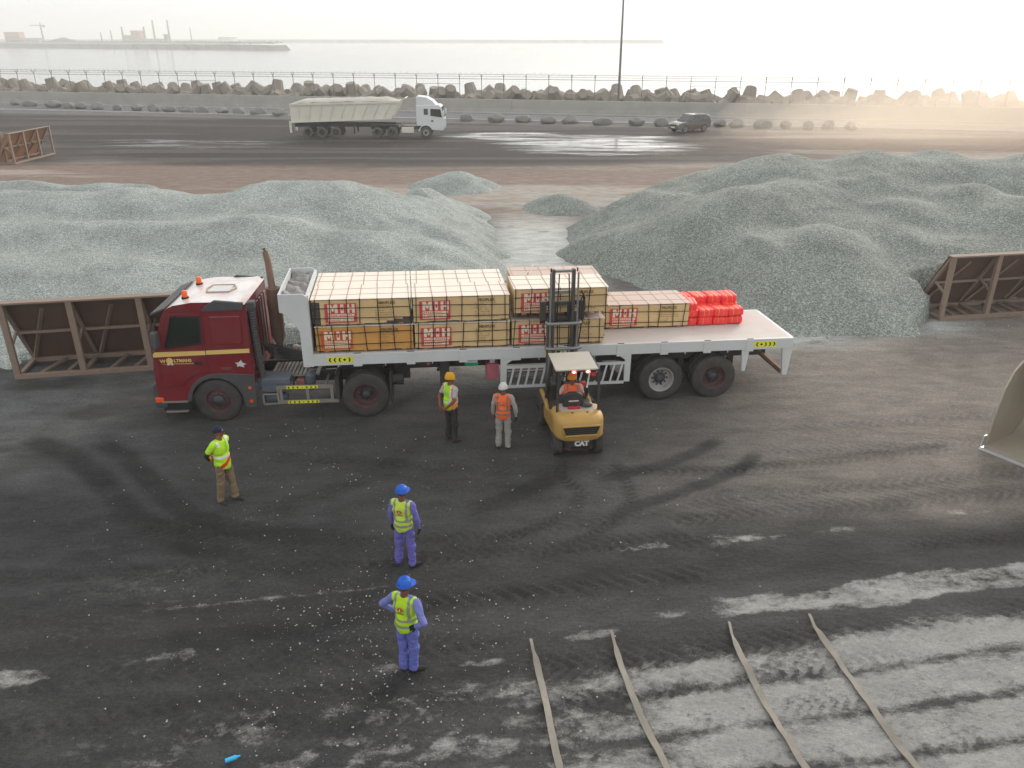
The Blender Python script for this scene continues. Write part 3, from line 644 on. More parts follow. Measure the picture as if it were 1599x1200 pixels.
MB().prism([(-1.39,1.2),(-1.36,1.75),(-1.385,1.75),(-1.415,1.2)], 'y', -.85, .85).build('grille', M['black'], cab)
MB().prism([(-1.22,2.9),(-.86,3.06),(-.84,3.12),(-1.2,2.98)], 'y', -1.2, 1.2).build('sun_visor', M['plastic'], cab, None, .015)
hf = MB()
for a_, b_ in (((-.05,-.32),(.5,-.32)),((.5,-.32),(.62,0)),((.62,0),(.5,.32)),((.5,.32),(-.05,.32)),((-.05,.32),(-.12,0)),((-.12,0),(-.05,-.32))): hf.bar((*a_,3.235),(*b_,3.232),.035,.035)
hf = hf.build('roof_hatch', mat('dusty_tan_seal', 'ab9380', .8, var=.2, dust=.3), cab); MB().bx(-.03,.5,-.26,.26,3.222,3.24).build('hatch_lid', M['white'], hf)
for yy in (-.62, .62):
    b_ = MB().cyl((-.5,yy,3.17),(-.5,yy,3.22),.09,n=14).build('beacon_base', M['black'], cab)
    MB().lathe([(0,.075),(.13,.07),(.16,.05),(.165,.001)], (-.5,yy,3.22), (0,0,1), 16).build('beacon', M['beacon'], b_, 40)
for k_ in range(7): MB().bx(1.095,1.115,-.95+k_*.28,-.79+k_*.28,1.4,2.9).build('back_rib', M['maroon'], cab, None, .01)
# lettering and marks on the door
MB().cyl((-.93,-1.236,1.735),(-.93,-1.239,1.735),.085,n=24).build('round_emblem', M['stripe'], dr if False else cab)
text_mesh('lettering', 'W', .13, M['stripe'], cab, (-1.1,-1.237,1.725), bold=.004)
text_mesh('lettering', 'LTMANS', .115, M['stripe'], cab, (-.61,-1.237,1.735), bold=.004)
mb = MB()
for i in range(9): mb.bx(-.84+i*.055,-.8+i*.055,-1.238,-1.236,1.645,1.665)
mb.bx(-1.12,-1.0,-1.238,-1.236,1.648,1.654); mb.build('lettering_line', M['stripe'], cab)
mb = MB(); mb.prism([(-1.0,1.62),(-.96,1.62),(-.93,1.65),(-.9,1.62),(-.86,1.62),(-.85,1.67),(-1.01,1.67)], 'y', -1.238, -1.236); mb.build('white_mark', M['white'], cab)
pts_ = []
for i in range(14): a = i*2*math.pi/14; q = (.13 if i % 3 == 0 else .075)*(1.15 if math.cos(a) > 0 else .9); pts_.append((.78+q*math.cos(a)*1.1, 1.6+q*math.sin(a)*.8))
MB().prism(pts_, 'y', -1.226, -1.222).build('white_splash_mark', M['white'], cab)
mb = MB()
for i in range(6): mb.bx(.3+i*.045,.335+i*.045,-1.226,-1.223,1.5,1.515); mb.bx(.3+i*.04,.33+i*.04,-1.226,-1.223,1.465,1.478)
mb.build('small_print', M['rust'], cab)
# wheels, chassis
for sd_ in (-1,1):
    wheel(tr, (.1, sd_*1.06, .585), .585, .31, sd_, M['rim_red'], 'out')
    wheel(tr, (3.87, sd_*1.06, .61), .61, .3, sd_, M['rim_red'], 'in'); wheel(tr, (3.87, sd_*.72, .61), .61, .3, sd_, M['rim_dark'], 'in')
mb = MB()
for sd_ in (-1,1): mb.bx(-.9,5.0,sd_*.42-.05,sd_*.42+.05,.78,1.05)
for xx in (1.4,2.6,4.9): mb.bx(xx-.06,xx+.06,-.4,.4,.82,1.0)
mb.cyl((.1,-1.0,.585),(.1,1.0,.585),.08); mb.cyl((3.87,-1.0,.61),(3.87,1.0,.61),.12); mb.lathe([(-.25,.1),(-.12,.26),(.12,.26),(.25,.1)], (3.87,0,.61),(0,1,0),16)
mb.build('chassis', M['darkmetal'], tr)
mb = MB(); mb.cyl((3.75,0,1.16),(3.75,0,1.26),.55,n=24); mb.bx(3.2,4.3,-.45,.45,1.05,1.16); mb.build('fifth_wheel', M['darkmetal'], tr)
mb = MB()
for i in range(9): mb.bx(1.42+i*.1,1.49+i*.1,-.75,.1,1.06,1.11)
mb.bx(1.38,2.32,-.78,.12,1.04,1.06); mb.build('catwalk', M['alu'], tr)
for i in range(2): MB().bx(2.55+i*.5,2.65+i*.5,-.75,.6,1.05,1.1).build('cross_bar', M['alu'], tr)
# exhaust stack and snorkel
mb = MB(); mb.tube([(1.42,.55,1.15),(1.42,.55,1.5),(1.4,.6,1.7),(1.4,.6,3.05)], [.1,.1,.19,.19], 16); ex = mb.build('exhaust_silencer', M['rust'], tr, 40)
MB().tube([(1.4,.6,3.05),(1.38,.6,3.1),(1.36,.62,3.7),(1.31,.65,4.0),(1.27,.68,4.1)], [.12,.095,.09,.075,.06], 14).build('exhaust_pipe', M['rust'], ex, 40)
for zz in (2.0,2.65): MB().lathe([(-.03,.2),(-.03,.205),(.03,.205),(.03,.2)], (1.4,.6,zz), (0,0,1), 18).build('clamp', M['rust'], ex)
pts_ = [(1.2,-1.02,3.0),(1.2,-1.02,2.3),(1.23,-1.0,1.7),(1.25,-.98,1.15)]; sn = []; rr = []
for i in range(60):
    t_ = i/59*3; k = min(2, int(t_)); f_ = t_-k; a_ = Vector(pts_[k]); b_ = Vector(pts_[k+1]); sn.append(a_.lerp(b_, f_)); rr.append(.085 if i % 2 else .068)
MB().tube(sn, rr, 12).build('air_intake_hose', M['plastic'], cab)
mb = MB(); mb.bx(1.12,1.3,-1.15,-.9,3.0,3.2); mb.build('air_intake_head', M['plastic'], cab, None, .03)
# rusty rolled bundle lying across the frame
pts_ = [(1.75+.06*i,.75+.01*math.sin(i*2),1.25+.015*math.sin(i*1.7)) for i in range(22)]
ro = MB().tube(pts_, [.1+.012*math.sin(i*2.3) for i in range(22)], 12).build('rolled_cover', M['deck'], tr, 40)
mb = MB()
for i in range(120):
    x_ = random.uniform(1.4,3.0); a_ = random.uniform(-1,.9); y_ = .75-.1*math.cos(a_)-.02; z_ = 1.25+.1*math.sin(a_)
    mb.bar((x_,y_,z_),(x_+random.uniform(-.03,.03),y_-random.uniform(.01,.05),z_-random.uniform(.04,.13)),.014)
mb.build('frayed_fringe', M['rust'], ro)
mb = MB()
for i in range(9): mb.tube([(1.2,-.5+i*.12,1.9-.05*i),(1.45,-.45+i*.11,1.45),(1.8,-.3+i*.08,1.35),(2.2,-.1+i*.04,1.3)], .018, 6)
mb.build('air_line', M['black'], tr)
# battery box, tanks, side guard
bx_ = MB().bx(1.2,1.95,-1.08,-.55,.72,1.12).build('battery_box', M['bluegrey'], tr, None, .03)
for i in range(3): MB().bx(1.21,1.94,-1.095,-1.08,.78+i*.1,.83+i*.1).build('box_rib', M['bluegrey'], bx_)
MB().bx(1.08,1.2,-1.0,-.7,.8,1.05).build('box_bracket', M['bluegrey'], bx_, None, .02)
MB().lathe([(-.32,.001),(-.3,.1),(-.24,.15),(.24,.15),(.3,.1),(.32,.001)], (1.5,-.85,.5), (1,0,0), 18).build('air_tank', M['bluegrey'], tr, 40)
MB().lathe([(-.3,.001),(-.28,.08),(-.22,.14),(.22,.14),(.28,.08),(.3,.001)], (2.4,-.75,.9), (.15,-.2,1), 18).build('air_tank', M['bluegrey'], tr, 40)
MB().bx(2.05,2.26,-.85,-.6,.72,.98).build('red_box', M['pinkmetal'], tr, None, .02)
sg = empty('side_guard'); sg.parent = tr
mb = MB(); mb.bx(1.62,3.05,-1.2,-1.15,.86,.95); mb.bx(1.62,3.16,-1.2,-1.15,.45,.54)
for xx in (1.7,2.38,3.0): mb.bx(xx-.035,xx+.035,-1.195,-1.155,.54,.86)
mb.build('guard_frame', M['alu'], sg)
mb = MB(); mb.bar((1.24,-1.17,.44),(1.24,-1.17,.72),.035); mb.bar((1.24,-1.17,.44),(1.64,-1.17,.46),.035); mb.bar((1.24,-1.17,.72),(1.64,-1.17,.72),.035); mb.bar((1.62,-1.17,.44),(1.62,-1.17,.95),.05)
mb.build('guard_frame', M['alu'], sg)
for xx in (1.95,2.85): MB().bar((xx,-1.17,.9),(xx,-.45,.95),.05).build('guard_arm', M['alu'], sg)
chevrons(sg, 1.86,2.66,.905,.08,-1.205); chevrons(sg, 1.86,2.66,.495,.08,-1.205)
MB().bx(3.1,3.2,-1.2,-.5,.5,1.15).build('mud_flap', M['darkmetal'], tr); MB().bx(4.5,4.56,-1.2,-.5,.35,1.2).build('mud_flap', M['darkmetal'], tr)
MB().cyl((4.55,-.9,.95),(4.85,-.9,.95),.16,n=16).build('brake_chamber', M['darkmetal'], tr)

# ------------------------------------------------------------------ white flatbed trailer
TA = R(7.5); TP = .0115
tl = empty('flatbed_trailer', (3.907, 21.249, 0), (0,TP,TA), 'long white flatbed semi-trailer with a tall front box, coupled to the maroon tractor', 'trailer')
DZ = 1.71
for sd_ in (-1,1):
    bm_ = MB().bx(-9.2,3.65,min(sd_*1.25,sd_*1.17),max(sd_*1.25,sd_*1.17),DZ-.3,DZ).build('side_beam', M['white'], tl, None, .008)
    for xx in (-8.1,-6.75,-5.4,-4.0,-2.65,-1.2,.0,1.2,2.4):
        MB().bx(xx-.11,xx+.11,min(sd_*1.252,sd_*1.266),max(sd_*1.252,sd_*1.266),DZ-.34,DZ-.02).build('stake_pocket', M['white'], bm_)
        MB().bx(xx-.09,xx+.09,min(sd_*1.19,sd_*1.24),max(sd_*1.19,sd_*1.24),DZ,DZ+.004).build('pocket_slot', M['black'], bm_)
    for xx in (-8.6,-7.4,-6.2,-3.4,-1.9,.6,1.8): MB().bar((xx,sd_*1.22,DZ-.36),(xx,sd_*1.22,DZ-.3),.02).build('rope_hook', M['white'], bm_)
    MB().bx(-7.2,3.2,sd_*.5-.07,sd_*.5+.07,.98,DZ-.06).build('main_beam', M['darkmetal'], tl)
    # landing leg, tail legs
    lg = MB().bx(-6.0,-5.76,sd_*.95-.1,sd_*.95+.1,.62,DZ-.05).build('landing_leg', M['darkmetal'], tl, None, .01); MB().bx(-5.97,-5.79,sd_*.95-.07,sd_*.95+.07,.35,.62).build('leg_tube', M['darkmetal'], lg); MB().bx(-6.02,-5.74,sd_*.95-.14,sd_*.95+.14,.3,.35).build('leg_foot', M['darkmetal'], lg)
    MB().prism([(2.2,DZ-.3),(2.42,DZ-.3),(2.36,.78),(2.26,.78)], 'y', min(sd_*1.24,sd_*1.17), max(sd_*1.24,sd_*1.17)).build('tail_leg', M['white'], tl, None, .008)
    MB().prism([(3.36,DZ-.3),(3.65,DZ-.3),(3.6,.62),(3.46,.62)], 'y', min(sd_*1.24,sd_*1.16), max(sd_*1.24,sd_*1.16)).build('tail_leg', M['white'], tl, None, .008)
    # wheels
    for xx, rim in ((0, M['rim_white']), (1.5, M['rim_red'])):
        wheel(tl, (xx, sd_*1.07, .615), .615, .3, sd_, rim, 'in'); wheel(tl, (xx, sd_*.72, .615), .615, .3, sd_, M['rim_dark'], 'in')
    # front box gusset
    MB().prism([(-9.92,2.86),(-9.92,3.32),(-9.32,3.32),(-9.23,3.24),(-9.2,2.7),(-9.2,DZ-.32),(-9.46,DZ-.32),(-9.47,2.35),(-9.62,2.62),(-9.8,2.82)], 'y', min(sd_*1.25,sd_*1.21), max(sd_*1.25,sd_*1.21)).build('gusset_plate', M['white'], tl, None, .006)
MB().bx(-9.2,3.57,-1.168,1.168,DZ-.05,DZ-.006).build('deck_plate', M['deck'], tl)
MB().bx(3.571,3.66,-1.168,1.168,DZ-.3,DZ-.003).build('tail_beam', M['white'], tl)
mb = MB()
for i in range(15): mb.bx(-8.8+i*.85,-8.72+i*.85,-1.165,1.165,DZ-.2,DZ-.052)
mb.build('cross_member', M['darkmetal'], tl)
mb = MB(); mb.bx(-9.27,-9.2,-1.2,1.2,DZ-.3,3.26); mb.build('headboard', M['white'], tl)
mb = MB(); mb.bx(-9.92,-9.88,-1.208,1.208,2.86,3.32); mb.bx(-9.88,-9.27,-1.208,1.208,2.84,2.88); mb.build('front_box', M['white'], tl)
# crumpled covers stowed in the front box
gxx, gyy = np.meshgrid(np.linspace(-9.86,-9.29,26), np.linspace(-1.19,1.19,80))
hz = 3.0 + .24*fbm(gxx*3.2, gyy*2.6, 61, 4) + .09*np.abs(np.sin(gxx*9+gyy*5+4*fbm(gxx*2,gyy*2,62,3)))
ii = np.arange(gxx.size).reshape(gxx.shape)
tp_ = new_obj('stowed_tarpaulin', np_mesh('stowed_tarpaulin', np.stack([gxx, gyy, hz], -1).reshape(-1, 3), np.stack([ii[:-1,:-1], ii[:-1,1:], ii[1:,1:], ii[1:,:-1]], -1).reshape(-1, 4), M['tarp'])); tp_.location = tl.location; tp_.rotation_euler = tl.rotation_euler
tag(tp_, 'crumpled grey tarpaulin stowed in the box at the front of the trailer', 'tarpaulin')
chevrons(tl, -8.85,-8.0,DZ-.15,.16,-1.252); chevrons(tl, -3.25,-2.5,DZ-.15,.16,-1.252); chevrons(tl, 2.3,3.15,DZ-.15,.16,-1.252)
mb = MB(); mb.cyl((0,-1,.615),(0,1,.615),.1); mb.cyl((1.5,-1,.615),(1.5,1,.615),.1); mb.build('axle', M['darkmetal'], tl)
mb = MB()
for sd_ in (-1,1):
    for xx in (-.75,.75,2.2): mb.bx(xx-.08,xx+.08,sd_*.5-.06,sd_*.5+.06,.55,1.0)
    mb.bx(-.7,2.15,sd_*.5-.05,sd_*.5+.05,.72,.8)
mb.build('suspension', M['darkmetal'], tl)
mb = MB(); mb.bar((3.5,-1.1,.68),(3.5,1.1,.68),.1,.14); mb.bar((3.42,-.8,.75),(2.9,-.5,1.2),.06); mb.build('underrun_bar', M['rust'], tl)
for yy in (-.8,.8): MB().bx(3.66,3.69,yy-.2,yy+.2,DZ-.25,DZ-.1).build('tail_lamp', M['pinkmetal'], tl)
# side racks between landing gear and wheels
for sd_ in (-1,1):
    a_, b_ = min(sd_*1.24,sd_*1.19), max(sd_*1.24,sd_*1.19)
    rk = empty('side_rack'); rk.parent = tl
    for (x0,x1,rev) in ((-4.42,-4.26,1),(-1.06,-.9,-1)):
        MB().prism([(x0,.62),(x1,.62),(x1,DZ-.45),(x1+.22*(rev>0),DZ-.3),(x0-.22*(rev<0),DZ-.3),(x0,DZ-.45)], 'y', a_, b_).build('rack_bracket', M['white'], rk)
    for zz in (1.16,.6): MB().bx(-4.26,-1.06,a_,b_,zz-.035,zz+.035).build('rack_rail', M['white'], rk)
    bar_me = MB().bar((.06,0,.285),(-.06,0,-.285),.05,.03,up=(0,1,0)).mesh('rack_bar', M['white'])
    for i in range(15):
        o = new_obj('rack_bar', bar_me, rk); o.location = (-4.12+i*.21, sd_*1.215, .88)
    mb = MB()
    for i in range(7): mb.bx(-4.24,-2.7,min(sd_*1.12,sd_*1.1),max(sd_*1.12,sd_*1.1),.66+i*.075,.68+i*.075)
    for i in range(8): mb.bx(-4.2+i*.2,-4.18+i*.2,sd_*.75-.38,sd_*.75+.38,.63,.645)
    for i in range(6): mb.bx(-4.24,-2.7,sd_*.75-.37+i*.14,sd_*.75-.35+i*.14,.645,.66)
    mb.build('rack_mesh', M['galv'], rk)
    mb = MB(); mb.bx(-2.6,-1.1,sd_*.75-.35,sd_*.75+.35,.6,.63); mb.build('rack_floor', M['darkmetal'], rk)
    sp = MB().lathe([(-.14,.3),(-.15,.42),(-.11,.5),(.11,.5),(.15,.42),(.14,.3),(-.14,.3)], (-1.85,sd_*.75,.8), (0,0,1), 28).build('spare_tyre', M['tyre'], rk, 40)
MB().bx(-4.78,-4.45,-1.1,-.8,.78,1.22).build('tool_box', M['redbox'], tl, None, .01); MB().bx(-4.68,-4.55,-1.0,-.9,1.22,DZ-.3).build('box_hanger', M['white'], tl)
pl_ = MB().bx(-5.35,-5.02,-1.16,-1.155,DZ-.4,DZ-.3).build('number_plate', M['white'], tl); MB().prism([(-5.36,DZ-.44),(-5.3,DZ-.5),(-5.05,DZ-.5),(-4.99,DZ-.44),(-5.02,DZ-.4),(-5.34,DZ-.4)], 'y', -1.165, -1.157).build('green_plate', M['green'], pl_)
MB().cyl((-6.3,-1.16,DZ-.38),(-6.3,-1.14,DZ-.38),.05,n=12).build('marker_lamp', M['pinkmetal'], tl)
# ------------------------------------------------------------------ wrapped plywood bundles on the trailer
M['wrap'] = mat('yellow_brown_wrapper', 'cdac78', .7, var=.12, dust=.25, dustcol='d6c096', scale=2.2, bump=.12, bscale=9)
M['wrap_o'] = mat('orange_brown_wrapper', 'c78f48', .65, var=.14, dust=.2, dustcol='c79a58', scale=2.2, bump=.12, bscale=9)
M['ply'] = mat('pale_ply_top', 'dfcfbf', .75, var=.1, dust=.3, dustcol='e8ddd0', scale=1.5, bump=.08)
M['ply_pink'] = mat('pinkish_dusty_ply_top', 'bfa597', .75, var=.12, dust=.4, dustcol='c7b5a8', scale=1.5, bump=.08)
M['wood'] = mat('raw_wood', '8f6a4b', .8, var=.25, scale=5)
M['band'] = mat('black_steel_band', '1c1a19', .5, .3, var=.2)
M['band_top'] = mat('pale_steel_band', 'a39484', .6, .2, var=.2)  # paler band colour along the top faces
M['red'] = mat('red_print', 'c1283a', .6, var=.14, scale=5, dust=.08, dustcol='cbb98f')
M['red_o'] = mat('orange_red_print', 'bf4a26', .6, var=.14, scale=5, dust=.1, dustcol='b98a45')
M['cream'] = mat('cream_print', 'dcd0b4', .7, var=.06, dust=.1, dustcol='bfa66c')
M['stencil'] = mat('faded_black_stencil', '4a3f2c', .8, var=.3, scale=20, dust=.2, dustcol='bfa66c')
M['stencil2'] = mat('pale_faded_stencil', '8f7b4e', .8, var=.3, scale=20, dust=.2, dustcol='bfa66c')
M['tornwrap'] = mat('dark_inner_wrap', '4a433d', .8, var=.3, scale=6, bump=.4)
CL, CD, CH = 2.44, 1.2, .62
def crumple(me, amp, seed):
    for v in me.vertices:
        c = v.co; n = (math.sin(c.x*5.3+seed)+math.sin(c.x*11+c.z*9+seed*2)+math.sin(c.z*13+seed*3))*amp/3
        v.co.y += n*.6; v.co.z += (math.sin(c.x*4.1+c.y*6+seed*1.7)+math.sin(c.x*9.7+seed))*amp*.35
def bundle(loc, label, wrap, red, top, word, seed, tear=0, L=CL, rz=0.0, skew=0.0):
    rn = random.Random(seed); rz = rn.uniform(-.008,.008)
    b = empty('plywood_bundle', loc, (0,TP,TA+rz), label, 'plywood bundle', 'wrapped plywood bundles on the trailer')
    bm = bmesh.new(); bmesh.ops.create_cube(bm, size=1); bmesh.ops.scale(bm, vec=(L, CD, CH), verts=bm.verts); bmesh.ops.translate(bm, vec=(L/2, CD/2, CH/2+.05), verts=bm.verts)
    bmesh.ops.subdivide_edges(bm, edges=bm.edges, cuts=11, use_grid_fill=True); me = bpy.data.meshes.new('wrapper'); bm.to_mesh(me); bm.free()
    me.materials.append(wrap); me.materials.append(top); me.materials.append(M['tornwrap'])
    for p in me.polygons:
        if p.normal.z > .5: p.material_index = 1
        elif tear and p.normal.y < -.5 and (p.center.x < .2*tear*(1.1-.5*p.center.z/CH) - .02 or (p.center.x > L-.65*tear and p.center.z < .05+CH*.27*(p.center.x-(L-.65*tear))/.65)): p.material_index = 2
        elif p.normal.z < -.5: p.material_index = 2
    crumple(me, .022, seed)
    new_obj('wrapper', me, b)
    sheet = MB().bx(-.02,L+.02,-.02,CD+.02,CH+.072,CH+.086).build('top_board', top, b, None, .003)
    for i in range(3): MB().bx(.25+i*(L-.5)/2-.06,.25+i*(L-.5)/2+.06,.0,CD,0,.055).build('runner', M['wood'], b)
    # logo
    x0 = rn.uniform(.12,.2) + (.12 if tear else 0); lw, lh = .78, CH*.82; z0 = .05+CH*.07; y = -.022
    lg = MB().prism([(x0,z0),(x0+lw,z0+.01),(x0+lw,z0+lh),(x0,z0+lh-.01)], 'y', y, y-.003).build('logo_panel', red, b)
    yt = y-.0045; mb = MB(); zt, zb = z0+lh*.95, z0+lh*.5
    def pl(pts): mb.prism([(x0+lw*u, zb+(zt-zb)*v) for u, v in pts], 'y', yt, yt-.002)
    pl([(.1,0),(.19,0),(.19,.58),(.235,.2),(.275,.2),(.32,.58),(.32,0),(.41,0),(.41,1),(.3,1),(.255,.6),(.21,1),(.1,1)])
    pl([(.5,0),(.6,0),(.6,1),(.5,1)])
    pl([(.69,0),(.78,0),(.78,.38),(.86,.38),(.86,0),(.95,0),(.95,1),(.86,1),(.86,.62),(.78,.62),(.78,1),(.69,1)])
    mb.build('logo_letters', M['cream'], lg)
    mb = MB(); mb.bx(x0+lw*.52,x0+lw*.58,yt-.004,yt-.0025,zb+(zt-zb)*.3,zb+(zt-zb)*.7); mb.build('logo_mark', red, lg)
    mb = MB(); mb.bx(x0+lw*.1,x0+lw*.93,yt-.002,yt,z0+lh*.34,z0+lh*.45); mb.bx(x0+lw*.1,x0+lw*.9,yt-.002,yt,z0+lh*.08,z0+lh*.29); mb.build('logo_bar', M['cream'], lg)
    mb = MB()
    for row, zz in ((11, .395), (13, .23), (12, .14)):
        for i in range(row):
            if rn.random() < .85: u = .13+.75*i/row; mb.bx(x0+lw*u, x0+lw*(u+.75/row*.65), yt-.004, yt-.0025, z0+lh*(zz-.022), z0+lh*(zz+.022))
    tag(mb.build('logo_print', red, lg), kind='stuff')
    xs_ = L*.76
    text_mesh('stencil_lettering', word, .105, M['stencil'], b, (xs_, -.024, .05+CH*.86), bold=.003)
    mb = MB()
    for r_ in range(7):
        n_ = rn.randint(5,9); x_ = xs_-.3
        for i in range(n_):
            l_ = rn.uniform(.025,.07); 
            if rn.random() < .8: mb.bx(x_, x_+l_, -.024, -.0225, .05+CH*(.74-.095*r_)-.009, .05+CH*(.74-.095*r_)+.009)
            x_ += l_+.018
    tag(mb.build('stencil_print', M['stencil2'], b), kind='stuff')
    # steel bands
    for i in range(7):
        x_ = .08+(L-.16)*i/6+rn.uniform(-.05,.05); d_ = rn.uniform(-.05,.05)
        MB().bar((x_,-.03,CH+.09),(x_+d_,-.03,.02),.02,.006,up=(0,1,0)).build('band', M['band'], b)
        MB().bar((x_,-.03,CH+.091),(x_+rn.uniform(-.03,.03),CD+.02,CH+.091),.02,.005).build('band', M['band_top'], b)
    for zz in (.3,.78): 
        z_ = .05+CH*(1-zz)+rn.uniform(-.03,.03); MB().bar((-.01,-.031,z_),(L+.01,-.031,z_+rn.uniform(-.05,.05)),.018,.006,up=(0,1,0)).build('band', M['band'], b); MB().bar((L+.025,-.03,z_),(L+.025,CD+.02,z_),.006,.018).build('band', M['band'], b)
    for yy in (.35,.85): MB().bar((-.01,yy,CH+.0895),(L+.01,yy+rn.uniform(-.06,.06),CH+.0895),.016,.004).build('band', M['band_top'], b)
    return b
tlM = Matrix.Translation(Vector((3.907,21.249,0))) @ Euler((0,TP,TA)).to_matrix().to_4x4()
def tp3(x, y, z): return tlM @ Vector((x, y, z))     # trailer-frame point
LZ = CH+.09
Z1 = DZ; Z2 = DZ+LZ+.004
NY, FY = -1.12, .12
# columns from the headboard backwards: x start
A_, B_, C_ = -9.15, -6.64, -4.08
bundle(tp3(A_,FY,Z1), 'bundle under the rear bundle next to the trailer front box', M['wrap'], M['red'], M['ply'], 'MIHPLEX', 1)
bundle(tp3(B_,FY,Z1), 'bundle under the rear middle bundle', M['wrap'], M['red'], M['ply'], 'MIHPLEX', 2)
bundle(tp3(C_+.1,FY,Z1), 'bundle under the rear dusty-topped bundle behind the forklift mast', M['wrap'], M['red'], M['ply_pink'], 'MIHPLEX', 3)
bundle(tp3(A_,FY,Z2), 'pale-topped bundle in the rear row beside the trailer front box', M['wrap'], M['red'], M['ply'], 'MIHPLEX', 4)
bundle(tp3(B_,FY,Z2), 'pale-topped rear-row bundle in the middle of the stack', M['wrap'], M['red'], M['ply'], 'MIHPLEX', 5)
bundle(tp3(C_+.15,FY+.05,Z2+.02), 'brownish dusty-topped rear-row bundle with loose straps behind the forklift mast', M['wrap'], M['red'], M['ply_pink'], 'MIHPLEX', 6)
bundle(tp3(A_+.04,NY,Z1), 'orange-brown wrapped bundle on the deck beside the trailer front box', M['wrap_o'], M['red_o'], M['ply'], 'PROPLEX', 7)
bundle(tp3(A_,NY,Z2), 'torn yellow-wrapped bundle on top of the orange-brown one', M['wrap'], M['red'], M['ply'], 'MIHPLEX', 8, tear=1)
bundle(tp3(B_+.02,NY,Z1), 'yellow-wrapped bundle on the deck, middle of the lower front row', M['wrap'], M['red'], M['ply'], 'MIHPLEX', 9)
bundle(tp3(B_,NY,Z2), 'yellow-wrapped bundle, middle of the upper front row', M['wrap'], M['red'], M['ply'], 'PROPLEX', 10)
bundle(tp3(C_-.03,NY,Z1), 'yellow-wrapped bundle under the one held on the forks', M['wrap'], M['red'], M['ply_pink'], 'PROPLEX', 11)
bundle(tp3(C_+.02,NY+.02,Z2+.13), 'raised yellow-wrapped bundle held on the forklift forks', M['wrap'], M['red'], M['ply'], 'MIHPLEX', 12)
bundle(tp3(-1.42,-.06,Z1), 'single pink-topped bundle lying beside the red bales', M['wrap'], M['red'], M['ply_pink'], 'PROPLEX', 13)
# loose strap ends on the dusty-topped bundle
mb = MB(); q = [tp3(C_+.5+.02*i, .3+.05*i, Z2+LZ+.06+.06*math.sin(i*.45)) for i in range(20)]; mb.tube(q, .012, 5)
tag(mb.build('loose_strap', M['cream']), 'loose pale strap end curling over the dusty-topped bundle', 'strap')
# ------------------------------------------------------------------ red baled sacks
M['sack'] = mat('red_woven_sack', 'ee3436', .55, var=.14, scale=7, bump=.5, bscale=16)
M['sack_tie'] = mat('yellow_tie', 'e0b24a', .6, var=.1)
def sack_mesh(seed):
    rn = random.Random(seed); bm = bmesh.new(); bmesh.ops.create_cube(bm, size=1); bmesh.ops.subdivide_edges(bm, edges=bm.edges, cuts=9, use_grid_fill=True)
    for v in bm.verts:
        x, y, z = v.co*2; k = (abs(x)**6+abs(y)**6+abs(z)**6)**(1/6); v.co = v.co/max(k, .001)*1.0
        x, y, z = v.co*2
        pinch = 1-.2*sum(math.exp(-((x-c)/.13)**2) for c in (-.33,.33))
        v.co.z *= pinch; v.co.y *= .5+.5*pinch
        v.co += Vector((0,0,1))*.02*math.sin(x*9+seed)*math.sin(y*7+seed)
    me = bpy.data.meshes.new('sack'); bm.to_mesh(me); bm.free(); me.materials.append(M['sack']); me.polygons.foreach_set('use_smooth', [True]*len(me.polygons)); return me
sm_ = [sack_mesh(i) for i in range(3)]
tie = MB()
for c in (-.165,.165):
    ring_ = [(c, .455*math.copysign(abs(math.cos(a))**.4, math.cos(a)), .452*math.copysign(abs(math.sin(a))**.4, math.sin(a))) for a in [i*math.pi/12 for i in range(25)]]
    tie.tube(ring_, .022, 5)
tie = tie.mesh('tie', M['sack_tie'])
cols = ['first', 'second', 'third', 'fourth']
for ci in range(4):
    for row in range(2):
        for lay in range(3):
            if row == 0 and lay == 2 and ci > 0: continue
            sx = .44; o = new_obj('red_bale', sm_[(ci+lay+row) % 3]); jit = random.Random(ci*10+row*5+lay)
            o.location = tp3(.87+.24+ci*.45, -.02+.28+row*.56 + (.06 if lay == 2 else 0), DZ+.125+lay*.215); o.rotation_euler = (jit.uniform(-.09,.09), TP+jit.uniform(-.07,.07), TA+jit.uniform(-.1,.1)); o.scale = (.46*jit.uniform(.94,1.06),.58*jit.uniform(.93,1.05),.25*jit.uniform(.92,1.08))
            nm = ['bottom', 'middle', 'top'][lay]; rw = ['front', 'back'][row]
            tag(o, f'red woven bale, {nm} layer of the {rw} row, {cols[ci]} from the plywood', 'bale', 'red bales on the trailer tail')
            new_obj('tie', tie, o)
# ------------------------------------------------------------------ yellow forklift
M['cat'] = mat('worn_forklift_yellow', 'b58a36', .55, var=.16, dust=.35, dustcol='9a8662', scale=4, wear=.34, wearcol='5c452e')
M['guardtan'] = mat('tan_roof_sheet', 'a59d90', .75, var=.08, dust=.3, dustcol='b5aca0', scale=2)
M['blackdirty'] = mat('dirty_black_paint', '232221', .65, var=.2, dust=.3, dustcol='5a5048', scale=5, wear=.06, wearcol='8a5a3a')
M['mastgrey'] = mat('greasy_mast_steel', '4b4a4a', .45, .4, var=.3, dust=.3, dustcol='6b665f', scale=5)
M['mastlight'] = mat('pale_steel_tie', '7f7d7a', .5, .3, var=.2, scale=5)
M['seat'] = mat('black_seat_vinyl', '26272a', .55, var=.15, dust=.2, dustcol='4d4b4a')
M['redlamp'] = mat('lit_red_lamp', 'e02018', .3, emit=('ff5040', 3.0))
M['whitelamp'] = mat('lit_lamp_core', 'ffffff', .3, emit=('ffe0d0', 9.0))
M['offwhite'] = mat('white_lettering', 'd8d5cf', .6, var=.1)
M['redplastic'] = mat('red_plastic', 'b0202c', .5, var=.1)
